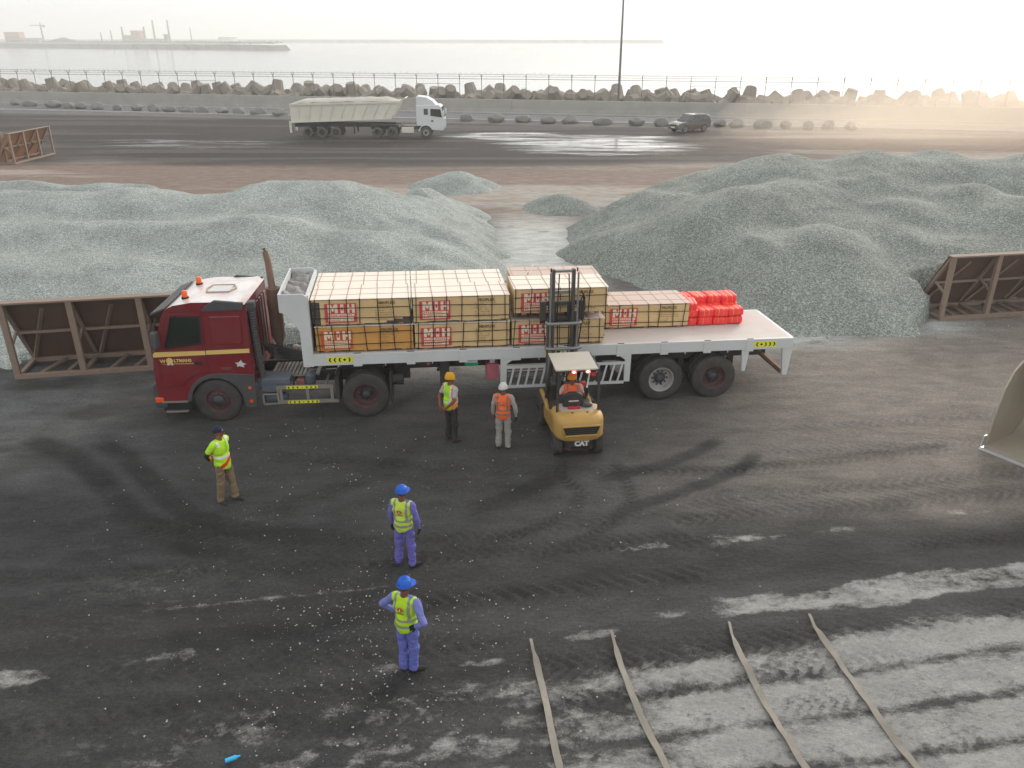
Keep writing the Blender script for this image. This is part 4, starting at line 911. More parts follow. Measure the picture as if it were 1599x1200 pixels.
fk = empty('forklift', (1.56,17.05,0), (0,0,TA), 'yellow forklift seen from behind, lifting a plywood bundle onto the trailer', 'forklift')
def ringloft(rings, mats_, name, mats, bevel=.02, parent=None):
    mb = MB(); n = len(rings[0]); vs = [p for r_ in rings for p in r_]; fs = [tuple(range(n-1,-1,-1)), tuple(range(len(vs)-n, len(vs)))]; ms = [mats_[0], mats_[-1]]
    for k in range(len(rings)-1):
        for i in range(n): fs.append((k*n+i, k*n+(i+1) % n, (k+1)*n+(i+1) % n, (k+1)*n+i)); ms.append(mats_[k])
    mb.add(vs, fs); mb.m = ms
    return mb.build(name, mats, parent or fk, 35, bevel)
def plan(ins, z, dy=0, front=.36, ins_back=None):
    ib = ins if ins_back is None else ins_back
    P_ = [(.60-ins,front),(.60-ins,-.08),(.56-ins,-.26+ib*.5),(.44-ins*.8,-.40+ib),(.2,-.46+ib),(-.2,-.46+ib),(-.44+ins*.8,-.40+ib),(-.56+ins,-.26+ib*.5),(-.60+ins,-.08),(-.60+ins,front)]
    return [(x, y+dy, z) for x, y in P_]
low = ringloft([plan(.20,.17,front=.2), plan(.17,.24,front=.2), plan(.15,.5,front=.2)], [1,0], 'lower_counterweight', [M['blackdirty'], mat('scraped_rusty_edge', '6b4638', .8, var=.3, scale=8, dust=.3, dustcol='3a3532')])
cwt = ringloft([plan(.05,.5), plan(.0,.58), plan(.0,.92), plan(.015,1.0,ins_back=.03), plan(.05,1.07,ins_back=.1), plan(.12,1.11,ins_back=.22)], [0]*6, 'counterweight', [M['cat']], .025)
mb = MB(); mb.prism([(-.36,.70),(.36,.70),(.44,.90),(-.44,.90)], 'y', -.462, -.3); gr_ = mb.build('recess_shade_panel', M['black'], cwt)  # flat black panel painted in for the shade of a recess
for i in range(3): MB().bx(-.37,.37,-.476,-.45,.735+i*.05,.75+i*.05).build('grille_slat', M['blackdirty'], gr_)
MB().prism([(-.39,.66),(.39,.66),(.34,.70),(-.34,.70)], 'y', -.49, -.44).build('grille_sill', M['cat'], cwt, None, .01)
MB().prism([(-.46,.9),(.46,.9),(.44,.935),(-.44,.935)], 'y', -.49, -.42).build('grille_lip', M['cat'], cwt, None, .01)
for xx in (-.16,.2): MB().cyl((xx,-.12,1.1),(xx,-.12,1.118),.03,n=10).build('lifting_eye', M['blackdirty'], cwt)
text_mesh('lettering', 'CAT', .17, M['offwhite'], low, (.04,-.338,.40), bold=.012)
MB().bx(-.2,.24,-.335,-.3,.24,.3).build('tow_slot', M['black'], low)
MB().bx(-.5,.5,.33,1.05,.42,.93).build('engine_cover', M['blackdirty'], fk, None, .04)
MB().bx(-.42,.42,-.02,.42,1.06,1.12).build('rear_cover', M['guardtan'], fk, None, .015)
st = MB(); st.box((-.07,.55,.97),(.5,.48,.12)); st = st.build('seat', M['seat'], fk, 40, .05, 3)
bk = MB().prism([(-.3,1.0),(.16,1.0),(.19,1.22),(.14,1.42),(.02,1.48),(-.16,1.48),(-.28,1.42),(-.33,1.22)], 'y', .2, .31).build('backrest', M['seat'], st, 40, .03, 3)
MB().bx(-.19,.05,.194,.199,1.255,1.28).build('backrest_label', M['offwhite'], bk)
MB().box((-.08,.1,1.145),(.3,.1,.05)).build('red_pouch', M['redplastic'], fk, None, .01); MB().ell((.25,.18,1.16),(.14,.1,.05)).build('glove_bundle', M['blackdirty'], fk, 60)
for sd_ in (-1,1):
    wheel(fk, (sd_*.5,0,.28), .28, .2, 1, M['rim_dark'], 'in', M['tyre']).rotation_euler = (0,0,R(90)*(-1 if sd_ < 0 else 1))
    wheel(fk, (sd_*.56,1.58,.36), .36, .24, 1, M['rim_dark'], 'in', M['tyre']).rotation_euler = (0,0,R(90)*(-1 if sd_ < 0 else 1))
    sp_ = MB().prism([(.1,.5),(1.3,.38),(1.3,.62),(1.98,.7),(1.98,.84),(1.25,.84),(1.0,.72),(.36,.95),(.1,.95)], 'x', min(sd_*.5,sd_*.6), max(sd_*.5,sd_*.6)).build('side_plate', M['cat'], fk, None, .02)
    MB().bx(min(sd_*.44,sd_*.68),max(sd_*.44,sd_*.68),1.2,2.0,.74,.78).build('front_fender', M['blackdirty'], fk, None, .015)
    MB().bar((sd_*.5,.02,1.08),(sd_*.47,.06,2.13),.055,.07).build('guard_post', M['blackdirty'], fk)
    MB().bar((sd_*.52,1.42,.78),(sd_*.46,1.02,2.13),.06,.07).build('guard_post', M['blackdirty'], fk)
    MB().bar((sd_*.47,.05,2.12),(sd_*.47,1.05,2.12),.06,.05).build('guard_rail', M['blackdirty'], fk)
rf = MB().box((-.06,.5,2.165),(1.0,1.06,.035),(.02,0,0)).build('roof_sheet', M['guardtan'], fk, None, .01)
MB().bx(-.52,.48,.0,.04,2.09,2.145).build('roof_edge', M['blackdirty'], fk)
for xx in (-.13,.2):
    l_ = MB().box((xx,-.02,2.1),(.1,.05,.06)).build('rear_lamp', M['redlamp'], fk, None, .01); MB().ell((xx-.01,-.05,2.11),(.025,.02,.018)).build('lamp_core', M['whitelamp'], l_, 60)
MB().box((.34,.0,2.02),(.1,.06,.09)).build('lamp_housing', M['redplastic'], fk, None, .01)
MB().bar((.26,.3,1.55),(.33,.35,1.95),.03).build('lamp_stalk', M['offwhite'], fk); MB().box((.25,.75,1.45),(.14,.1,.12)).build('red_extinguisher', M['redplastic'], fk, None, .02)
MB().prism([(1.22,.45),(1.5,.45),(1.5,1.15),(1.3,1.32),(1.2,1.28)], 'x', -.45, .45).build('dashboard', M['blackdirty'], fk, None, .03)
mb = MB(); c_ = Vector((-.18,1.02,1.42)); ax = Vector((0,-.6,.8)).normalized(); a_ = Vector((1,0,0)); b_ = ax.cross(a_)
mb.tube([c_+(a_*math.cos(i*math.pi/12)+b_*math.sin(i*math.pi/12))*.17 for i in range(25)], .014, 6); mb.bar(c_-a_*.16, c_+a_*.16, .02); mb.bar(c_, c_-ax*.25, .04); mb.build('steering_wheel', M['black'], fk)
for i in range(3): mb = MB(); mb.bar((.15+i*.08,1.2,1.28),(.15+i*.08,1.1,1.42),.015); mb.ell((.15+i*.08,1.1,1.43),(.02,.02,.025),8,6); mb.build('lever', M['black'], fk)
MB().bx(-.46,.46,1.05,1.9,.4,.44).build('floor_plate', M['blackdirty'], fk)
# mast
ms_ = empty('mast', (0,2.16,0)); ms_.parent = fk
for sd_ in (-1,1):
    mb = MB(); mb.bx(min(sd_*.31,sd_*.40),max(sd_*.31,sd_*.40),-.1,.08,.1,2.66); mb.build('outer_channel', M['mastgrey'], ms_, None, .006)
    mb = MB(); mb.bx(min(sd_*.215,sd_*.295),max(sd_*.215,sd_*.295),-.06,.08,1.1,3.95); mb.build('inner_channel', M['mastgrey'], ms_, None, .006)
    mb = MB(); mb.cyl((sd_*.345,-.15,.3),(sd_*.345,-.15,2.0),.05,n=12); mb.cyl((sd_*.345,-.15,2.0),(sd_*.345,-.15,3.9),.025,n=10); mb.build('lift_cylinder', M['mastlight'], ms_, 40)
    MB().bar((sd_*.33,-.08,3.9),(sd_*.33,-.08,4.0),.03).build('roller_pin', M['black'], ms_)
    MB().bar((sd_*.3,-.15,1.0),(sd_*.35,-.9,.8),.07).build('tilt_cylinder', M['mastlight'], ms_)
for zz, w_, h_, y_, mm in ((3.9,.58,.06,.0,'mastlight'),(3.36,.44,.08,.02,'mastlight'),(3.06,.44,.12,.03,'blackdirty')): MB().bx(-w_/2,w_/2,y_-.04,y_+.04,zz-h_/2,zz+h_/2).build('inner_cross_member', M[mm], ms_, None, .01)
for zz in (2.6,1.93,.5): MB().tube([(-.42,-.04,zz),(-.43,-.17,zz),(-.36,-.22,zz),(.36,-.22,zz),(.43,-.17,zz),(.42,-.04,zz)], .045, 8).build('mast_tie', M['mastlight'], ms_, 50)
cr_ = MB(); cr_.bx(-.56,.56,.1,.15,2.98,3.1); cr_.bx(-.56,.56,.1,.15,2.52,2.64)
for xx in (-.5,-.2,.2,.5): cr_.bx(xx-.06,xx+.06,.1,.16,2.6,3.0)
cr_ = cr_.build('fork_carriage', M['blackdirty'], ms_, None, .008)
for sd_ in (-1,1):
    MB().bx(min(sd_*.42,sd_*.57),max(sd_*.42,sd_*.57),.0,.12,2.62,3.12).build('carriage_wing', M['blackdirty'], cr_, None, .01)
    f_ = MB(); f_.bx(sd_*.28-.06,sd_*.28+.06,.15,.2,2.52,3.0); f_.prism([(.15,2.49),(1.35,2.505),(1.35,2.52),(.2,2.53),(.15,2.53)], 'x', sd_*.28-.06, sd_*.28+.06); f_.build('fork', M['blackdirty'], cr_)
for i, pts_ in enumerate(([(.5,.02,2.7),(.58,.02,2.9),(.56,.02,3.2),(.46,0,3.4)], [(.44,-.02,3.1),(.53,0,3.3),(.5,0,2.6),(.42,-.05,2.0)], [(-.12,-.08,3.85),(-.16,-.12,3.0),(-.14,-.12,2.0),(-.12,-.1,.8)], [(.12,-.08,3.85),(.15,-.12,3.0),(.14,-.12,2.0),(.12,-.1,.8)])):
    MB().tube([Vector(a).lerp(Vector(b), t/5) for a, b in zip(pts_[:-1], pts_[1:]) for t in range(6)], .016, 6).build('hose' if i < 2 else 'lift_chain', M['black'], ms_)
# ------------------------------------------------------------------ people
def smooth_mesh(prims, voxel, name):
    mb = MB()
    for p in prims:
        if p[0] == 'c':
            _, a, b, r0, r1, *_ = p; a = Vector(a); b = Vector(b); d = (b-a); l = max(d.length, 1e-4); d.normalize()
            prof = [(-r0*math.cos(t), r0*math.sin(t)) for t in (0.05,.5,1.0)] + [(0,r0),(l*.5,(r0+r1)/2),(l,r1)] + [(l+r1*math.sin(t), r1*math.cos(t)) for t in (.5,1.0,1.5)]
            vs = []; n = 14
            for q, r_ in prof: vs += mb.ring(a+d*q, d, max(r_,.0006), n)
            fs = [(i*n+k, i*n+(k+1) % n, (i+1)*n+(k+1) % n, (i+1)*n+k) for i in range(len(prof)-1) for k in range(n)] + [tuple(range(n-1,-1,-1)), tuple(range(len(vs)-n, len(vs)))]
            mb.add(vs, fs)
        else:
            _, c, r, rot, *_ = p; mb.ell(c, r, 20, 14, rot=rot)
    me = bpy.data.meshes.new('tmp'); me.from_pydata(mb.v, [], mb.f)
    bm = bmesh.new(); bm.from_mesh(me); bmesh.ops.remove_doubles(bm, verts=bm.verts, dist=1e-4); bmesh.ops.recalc_face_normals(bm, faces=bm.faces); bm.to_mesh(me); bm.free()
    o = bpy.data.objects.new('tmp', me); COL.objects.link(o)
    rm = o.modifiers.new('r', 'REMESH'); rm.mode = 'VOXEL'; rm.voxel_size = voxel
    sm = o.modifiers.new('s', 'SMOOTH'); sm.factor = .5; sm.iterations = 3
    dg = bpy.context.evaluated_depsgraph_get(); out = bpy.data.meshes.new_from_object(o.evaluated_get(dg)); bpy.data.objects.remove(o); out.name = name
    out.polygons.foreach_set('use_smooth', [True]*len(out.polygons)); return out
def mesh_np(me):
    co = np.empty(len(me.vertices)*3, np.float32); me.vertices.foreach_get('co', co); pc = np.empty(len(me.polygons)*3, np.float32); me.polygons.foreach_get('center', pc)
    return co.reshape(-1,3), pc.reshape(-1,3)
def prim_dist(P_, p):
    if p[0] == 'c':
        a = np.array(p[1]); b = np.array(p[2]); d = b-a; l = max(d@d, 1e-9); t = np.clip(((P_-a)@d)/l, 0, 1)
        return np.linalg.norm(P_-a-t[:,None]*d, axis=1) - (p[3]+(p[4]-p[3])*t)
    Rm = np.array(Euler(p[3]).to_matrix()); q = (P_-np.array(p[1]))@Rm; r = np.array(p[2]); k = np.linalg.norm(q/r, axis=1); return (k-1)*r.min()
def hand(wrist, d, pn, tagm, curl=.5, side=1, s=1.0):
    """palm and five separate bent fingers; d = direction of the hand, pn = way the palm faces"""
    w_ = Vector(wrist); d = Vector(d).normalized(); pn = Vector(pn); pn = (pn - d*pn.dot(d)).normalized(); ac = d.cross(pn).normalized()*side; out = []
    out.append(('c', tuple(w_), tuple(w_+d*.03*s), .027*s, .028*s, tagm))
    for k in (-1,0,1): out.append(('c', tuple(w_+d*.03*s+ac*.02*k*s), tuple(w_+d*.085*s+ac*.026*k*s), .017*s, .016*s, tagm))
    for k, (ln, off) in enumerate(((.07,-.039),(.08,-.013),(.074,.013),(.058,.039))):
        b = w_+d*.088*s+ac*off*s; k1 = b+(d*math.cos(curl)+pn*math.sin(curl))*ln*.55*s; k2 = k1+(d*math.cos(curl*2.1)+pn*math.sin(curl*2.1))*ln*.5*s
        out += [('c', tuple(b), tuple(k1), .0095*s, .009*s, tagm), ('c', tuple(k1), tuple(k2), .009*s, .0075*s, tagm)]
    t0 = w_+d*.03*s-ac*.028*s; t1 = t0+(d*.6-ac*.75+pn*.3).normalized()*.045*s; t2 = t1+(d*.9-ac*.2+pn*.35).normalized()*.035*s
    out += [('c', tuple(t0), tuple(t1), .013*s, .011*s, tagm), ('c', tuple(t1), tuple(t2), .011*s, .009*s, tagm)]
    return out
def lerp(a, b, t): return tuple(Vector(a).lerp(Vector(b), t))
_pm = {}
def cloth(c, var=.12, rough=.85):
    if (c, rough) not in _pm: _pm[(c, rough)] = mat('cloth_'+c, c, rough, var=var, scale=9, bump=.3, bscale=35, spec=.2, dust=.16, dustcol='5a5653')
    return _pm[(c, rough)]
HIV = {'lime': 'b4dd1e', 'yellowgreen': 'b9d93a', 'orange': 'f2682c'}
def person(label, loc, rz, arms, shirt, pants, shoe='2a2522', skin='6b3f2b', sleeve='long', hands=('skin','skin'), legs=None, head_turn=0.0, head_tilt=0.0,
           hat=None, vest=None, hair='14100e', Hs=1.0, sit=False, belly=0.0, beard=False, tuck=True, name='person'):
    root = empty(name, loc, (0,0,rz), label, 'person')
    legs = legs or (((-.095,0,.90),(-.11,.02,.49),(-.12,-.02,.09),0.15),((.095,0,.90),(.11,.02,.49),(.12,-.02,.09),-.15))
    B = []
    B += [('e',(0,-.01,.95),(.165,.125,.13),(0,0,0),'pants'),('e',(0,0,1.08),(.158,.118+belly,.17),(0,0,0),'shirt'),('e',(0,0,1.27),(.178,.122,.2),(0,0,0),'shirt'),('e',(0,.01,1.0),(.165,.125+belly*.6,.1),(0,0,0),'shirt' if not tuck else 'pants')]
    B += [('c',(-.13,-.005,1.41),(.13,-.005,1.41),.068,.068,'shirt'),('c',(0,-.005,1.42),(0,.012,1.53),.062,.055,'skin')]
    for hip, kn, an, toe in legs:
        B += [('c',hip,lerp(hip,kn,.5),.098,.09,'pants'),('c',lerp(hip,kn,.5),kn,.09,.078,'pants'),('c',kn,lerp(kn,an,.5),.078,.074,'pants'),('c',lerp(kn,an,.5),lerp(kn,an,.97),.074,.072,'pants')]
        f = Vector((math.sin(-toe),math.cos(toe),0)); a = Vector(an); gz = an[2]-.09
        B += [('c',(a.x-f.x*.03,a.y-f.y*.03,gz+.045),(a.x+f.x*.09,a.y+f.y*.09,gz+.042),.045,.042,'shoe'),('c',(a.x+f.x*.09,a.y+f.y*.09,gz+.038),(a.x+f.x*.17,a.y+f.y*.17,gz+.034),.04,.032,'shoe')]
    for i, (sh, el, wr, hd, pn, curl) in enumerate(arms):
        up = 'shirt'; lo = 'shirt' if sleeve == 'long' else ('sleeve2' if sleeve == 'under' else 'skin')
        B += [('c',sh,lerp(sh,el,.6),.064,.058,up),('c',lerp(sh,el,.6),el,.056 if sleeve == 'long' else .05,.05 if sleeve == 'long' else .044,up if sleeve == 'long' else lo),('c',el,lerp(el,wr,.5),.05 if sleeve == 'long' else .043,.046 if sleeve == 'long' else .038,lo),('c',lerp(el,wr,.5),wr,.045 if sleeve == 'long' else .037,.036 if sleeve == 'long' else .028,lo)]
        B += hand(wr, hd, pn, hands[i] if hands[i] == 'skin' else 'glove', curl, 1 if i == 0 else -1, 1.0 if hands[i] == 'skin' else 1.15)
    hr = Euler((head_tilt,0,head_turn)); hm = hr.to_matrix(); hc = Vector((0,.015,1.53))
    def hp(x, y, z): return tuple(hc + hm @ Vector((x, y, z)))
    HB = [('e',hp(0,.005,.115),(.076,.097,.1),tuple(hr),'skin'),('c',hp(0,.045,.055),hp(0,.055,.03),.05,.036,'beard' if beard else 'skin'),('c',hp(0,.095,.115),hp(0,.112,.085),.011,.016,'skin'),('e',hp(.077,-.005,.1),(.012,.022,.032),tuple(hr),'skin'),('e',hp(-.077,-.005,.1),(.012,.022,.032),tuple(hr),'skin'),('e',hp(0,-.022,.14),(.08,.088,.085),tuple(hr),'hair')]
    B += HB
    body = smooth_mesh(B, .0085, 'body'); co, pc = mesh_np(body)
    tags = ['skin','shirt','pants','shoe','glove','hair','beard','sleeve2']; gl = hands[0] if hands[0] != 'skin' else hands[1]
    cols = {'skin': mat('skin_'+skin, skin, .55, var=.08, scale=12), 'shirt': cloth(shirt), 'pants': cloth(pants), 'shoe': cloth(shoe), 'glove': cloth(gl if gl != 'skin' else '1c1b1b'), 'hair': cloth(hair), 'beard': cloth('1b1512'), 'sleeve2': cloth('1a1a1c')}
    for t_ in tags: body.materials.append(cols[t_])
    D = np.stack([prim_dist(pc, p) for p in B]); who = D.argmin(0); body.polygons.foreach_set('material_index', np.array([tags.index(p[-1]) for p in B])[who].astype(np.int32))
    # folds in trousers and sleeves
    nv = np.empty(len(body.vertices)*3, np.float32); body.vertices.foreach_get('normal', nv); nv = nv.reshape(-1,3)
    Dv = np.stack([prim_dist(co, p) for p in B]).argmin(0); isc = np.isin(np.array([p[-1] for p in B])[Dv], ['pants','shirt'])
    fold = (fbm(co[:,0]*9+co[:,1]*7+50, co[:,2]*15+co[:,0]*5+50, 3, 3)-.5)*.05*isc
    lowleg = isc*(co[:,2] < .3)*(not sit); fold = fold + lowleg*(np.sin(co[:,2]*85+co[:,0]*20)*.004)
    co = co + nv*fold[:,None]; body.vertices.foreach_set('co', co.astype(np.float32).ravel()); body.update()
    bo = new_obj('body', body, root)
    for sx in (-1,1):
        MB().ell(hp(sx*.031,.094,.118),(.013,.008,.008),8,6).build('eye', _pm.setdefault('eye', mat('eye_white', 'd8d2c8', .3)), bo, 60); MB().ell(hp(sx*.031,.101,.118),(.006,.004,.006),8,6).build('pupil', M['black'], bo, 60)
    MB().ell(hp(0,.098,.062),(.024,.008,.006),8,6).build('mouth', _pm.setdefault('lip', mat('lip', '5a2a24', .5)), bo, 60)
    if hat:
        kind, hcol = hat; hx = cloth(hcol, .06, .35 if kind == 'helmet' else .85)
        mb = MB()
        if kind == 'helmet':
            prof_ = [(.13,.128),(.135,.118),(.15,.116),(.19,.108),(.225,.085),(.245,.05),(.252,.001)]; T = [(a, r) for a, r in prof_]
            mb.lathe([(.125,.112),(.128,.125),(.134,.124),(.14,.119)]+T[2:], (0,0,0), (0,0,1), 28)
            mb.prism([(.09*math.cos(a)*1.15, .075+.105*math.sin(a)) for a in [math.pi*i/10 for i in range(11)]], 'z', .124, .134)
            for k in (-.03,0,.03): mb.tube([(k, .115*math.cos(a), .135+.118*math.sin(a)) for a in [math.pi*(.08+.84*i/12) for i in range(13)]], .007, 5)
        elif kind == 'cap':
            mb.lathe([(.12,.098),(.15,.1),(.19,.09),(.22,.062),(.235,.02),(.236,.001)], (0,-.01,0), (0,0,1), 24)
            mb.prism([(.082*math.cos(a), .07+.1*math.sin(a)) for a in [math.pi*i/10 for i in range(11)]], 'z', .128, .137)
        else:
            for j in range(9):                                                 # wound cloth: overlapping slanted turns
                t_ = j/8; rr_ = .088-.045*t_**2; zc = .098+.118*t_
                mb.tube([((rr_)*math.cos(a), -.012+(rr_+.014)*math.sin(a), zc+.022*math.sin(a*(1 if j % 2 else -1)+.5)*(1-t_*.5)-.012*math.sin(a)) for a in [2*math.pi*i/28 for i in range(29)]], .026, 8)
            mb.ell((0,-.014,.155),(.094,.112,.09),16,10)
        for i, v in enumerate(mb.v): mb.v[i] = hp(*v)
        mb.build({'helmet': 'hard_hat', 'cap': 'cap', 'turban': 'turban'}[kind], hx, bo, 45)
    if vest:
        vc, kind = vest
        T = [('e',(0,-.005,.95),(.19,.15,.16),(0,0,0),'v'),('e',(0,0,1.08),(.182,.142+belly,.18),(0,0,0),'v'),('e',(0,0,1.27),(.2,.144,.21),(0,0,0),'v'),('c',(-.14,-.005,1.405),(.14,-.005,1.405),.086,.086,'v'),('c',(0,0,.9),(0,0,1.1),.16,.16,'v')]
        vm = smooth_mesh(T, .0105, 'vest'); co, pc = mesh_np(vm)
        if kind == 'tee': T_hem = .82
        else: T_hem = .845
        hem = T_hem + .012*np.sin(pc[:,0]*22)
        kill = (pc[:,2] < hem) | ((np.hypot(pc[:,0]/.088, (pc[:,1]-.02)/.085) < 1) & (pc[:,2] > 1.4)) | ((pc[:,1] > .02) & (pc[:,2] > 1.22) & (np.abs(pc[:,0]) < (pc[:,2]-1.22)*.38))
        x, y, z = pc[:,0], pc[:,1], pc[:,2]; mi = np.zeros(len(pc), np.int32); ax_ = np.abs(x)
        if kind == 'twoband':
            mi[((z > .955) & (z < 1.0)) | ((z > 1.065) & (z < 1.11)) | ((ax_ > .095) & (ax_ < .14) & (z > 1.1))] = 1
        elif kind == 'contrast':
            mi[((ax_ > .145) & (z > .88)) | (z < .885)] = 2
            mi[((z > 1.03) & (z < 1.085)) | ((ax_ > .11) & (ax_ < .145) & (z > 1.06) & (np.abs(y) > .03))] = 1
        elif kind == 'tee':
            mi[((z > 1.09) & (z < 1.14)) | ((z > 1.36) & (ax_ > .1) & (ax_ < .16))] = 1
            dg_ = (z-.93) + (x-.1)*.75
            mi[(np.abs(dg_) < .05) & (z < 1.09) & (y > -.06)] = 3
            mi[(np.abs(dg_) < .045) & (z >= 1.14) & (y > .0) & (z < 1.3)] = 3
        for m_ in (cloth(vc, .06), mat('reflective_tape', ('7a6a60' if vc == HIV['orange'] else '85877c') if kind == 'twoband' else 'd5d3cb', .5, var=.08), cloth('f08a3c', .06), cloth('e2401c', .06)): vm.materials.append(m_)
        vm.polygons.foreach_set('material_index', mi)
        nv = np.empty(len(vm.vertices)*3, np.float32); vm.vertices.foreach_get('normal', nv); nv = nv.reshape(-1,3)
        co = co + nv*((fbm(co[:,0]*8+40, co[:,2]*9+co[:,1]*6+40, 8, 3)-.5)*.03)[:,None]; vm.vertices.foreach_set('co', co.astype(np.float32).ravel())
        bm = bmesh.new(); bm.from_mesh(vm); bm.faces.ensure_lookup_table(); bmesh.ops.delete(bm, geom=[bm.faces[i] for i in np.nonzero(kill)[0]], context='FACES'); bm.to_mesh(vm); bm.free()
        vo = new_obj('shirt' if kind == 'tee' else 'vest', vm, bo)
        if kind == 'twoband' and vc != HIV['orange']:
            yb = -.157; em = MB().prism([(.05*math.cos(a), 1.3+.034*math.sin(a)) for a in [2*math.pi*i/20 for i in range(20)]], 'y', yb, yb-.004).build('emblem', cloth('d2451e', .05), vo)
            MB().prism([(-.012,1.28),(.012,1.28),(.0,1.325)], 'y', yb-.005, yb-.007).build('emblem_flame', cloth('f3ead8', .05), em)
            mb = MB()
            for i in range(6): mb.bx(-.06+i*.021,-.046+i*.021,yb-.003,yb,1.225,1.243)
            mb.build('vest_print', cloth('5a6a30', .1), vo)
        elif kind == 'twoband':
            mb = MB()
            for i in range(5): mb.bx(-.05+i*.021,-.036+i*.021,-.16,-.156,1.24,1.258)
            mb.build('vest_print', cloth('a8441c', .1), vo)
    root.scale = (Hs,)*3
    return root
def arm(side, el, wr, hd, pn, curl=.6): return ((side*.195,-.005,1.405), el, wr, hd, pn, curl)
down = lambda s, fwd=0.0, out=0.0: arm(s, (s*(.25+out),-.02+fwd*.3,1.14), (s*(.265+out),.05+fwd,.9), (s*.02,.12,-1), (-s,0,0), .5)
# faces +y before turning; turning by rz about z
person('worker in blue overalls and blue hard hat, hands on hips, lowest in the picture', (-1.62,9.79,0), R(-26),
       [arm(-1,(-.40,-.04,1.2),(-.21,.08,1.02),(.75,.3,-.35),(0,-1,0),.5), arm(1,(.40,-.12,1.17),(.215,-.06,1.0),(-.75,-.35,-.3),(0,1,0),.5)],
       '7178b8', '6269b2', hands=('181819','181819'), hat=('helmet','1c5fc4'), vest=(HIV['lime'],'twoband'), head_turn=R(-35), Hs=1.0,
       legs=(((-.095,0,.90),(-.085,.0,.49),(-.075,-.03,.09),.1),((.095,0,.90),(.085,.03,.49),(.07,.02,.09),-.9)))
person('worker in blue overalls and blue hard hat, arms at his sides, yellow-green vest', (-2.01,12.53,0), R(-17),
       [down(-1), down(1,.0,.03)], '6c66b0', '6762ae', hands=('181819','181819'), hat=('helmet','1c5fc4'), vest=('c3dc4a','twoband'), head_turn=R(-22), Hs=.98,
       legs=(((-.095,0,.90),(-.12,.0,.49),(-.14,-.02,.09),.2),((.095,0,.90),(.12,.02,.49),(.14,.0,.09),-.8)))
person('worker in navy cap, lime shirt with red sash and khaki trousers, hands behind back', (-6.11,14.81,0), R(-112),
       [arm(-1,(-.27,-.15,1.17),(-.13,-.24,.98),(.7,-.25,-.35),(0,-1,0),.6), arm(1,(.27,-.15,1.17),(.1,-.26,.97),(-.7,-.2,-.35),(0,-1,0),.6)],
       'b9ea28', '7d6a52', sleeve='under', hands=('d9921c','d9921c'), hat=('cap','1a1b3a'), vest=('b9ea28','tee'), head_turn=R(24), Hs=1.03, skin='8a5236', shoe='3a2a22',
       legs=(((-.095,0,.90),(-.11,.05,.49),(-.12,.08,.09),.1),((.095,0,.90),(.11,-.03,.49),(.12,-.1,.09),-.35)))
person('man in yellow turban, lime vest and dark trousers with hands clasped behind back', (-1.49,17.65,0), R(-48),
       [arm(-1,(-.27,-.12,1.15),(-.1,-.25,.96),(.75,-.15,-.2),(0,-1,0),.6), arm(1,(.27,-.12,1.15),(.1,-.25,.95),(-.75,-.15,-.2),(0,-1,0),.6)],
       'a9a7a4', '2b2a2b', sleeve='short', hat=('turban','d9a21c'), vest=('a6e01c','contrast'), head_turn=R(-14), Hs=1.03, skin='7a4630', belly=.03, beard=True, tuck=False, shoe='4a3530')
person('man in white turban, orange vest and pale grey clothes watching the forklift', (-.21,17.25,0), R(-10),
       [down(-1), down(1,-.02,.05)], '9b9790', '98948c', hands=('skin','161616'), hat=('turban','d3d1cb'), vest=(HIV['orange'],'twoband'), head_turn=R(-6), Hs=.98, tuck=False)
# driver, seated
dv = (1.56-.07*math.cos(TA)-.46*math.sin(TA), 17.05+.46*math.cos(TA)-.07*math.sin(TA), .12)
person('forklift driver in orange vest and orange-yellow turban sitting on the black seat', dv, TA,
       [arm(-1,(-.3,.06,1.15),(-.16,.36,1.12),(.2,.9,.1),(0,-.2,-1),.9), arm(1,(.3,.06,1.15),(.24,.42,1.06),(0,.95,-.1),(0,0,-1),.9)],
       'c9a9a4', '3a3a40', sleeve='short', hat=('turban','e08a1a'), vest=(HIV['orange'],'twoband'), Hs=1.0, skin='6b3f2b', sit=True,
       legs=(((-.095,0,.95),(-.13,.42,.97),(-.13,.62,.46),0),((.095,0,.95),(.13,.42,.97),(.13,.62,.46),0)))
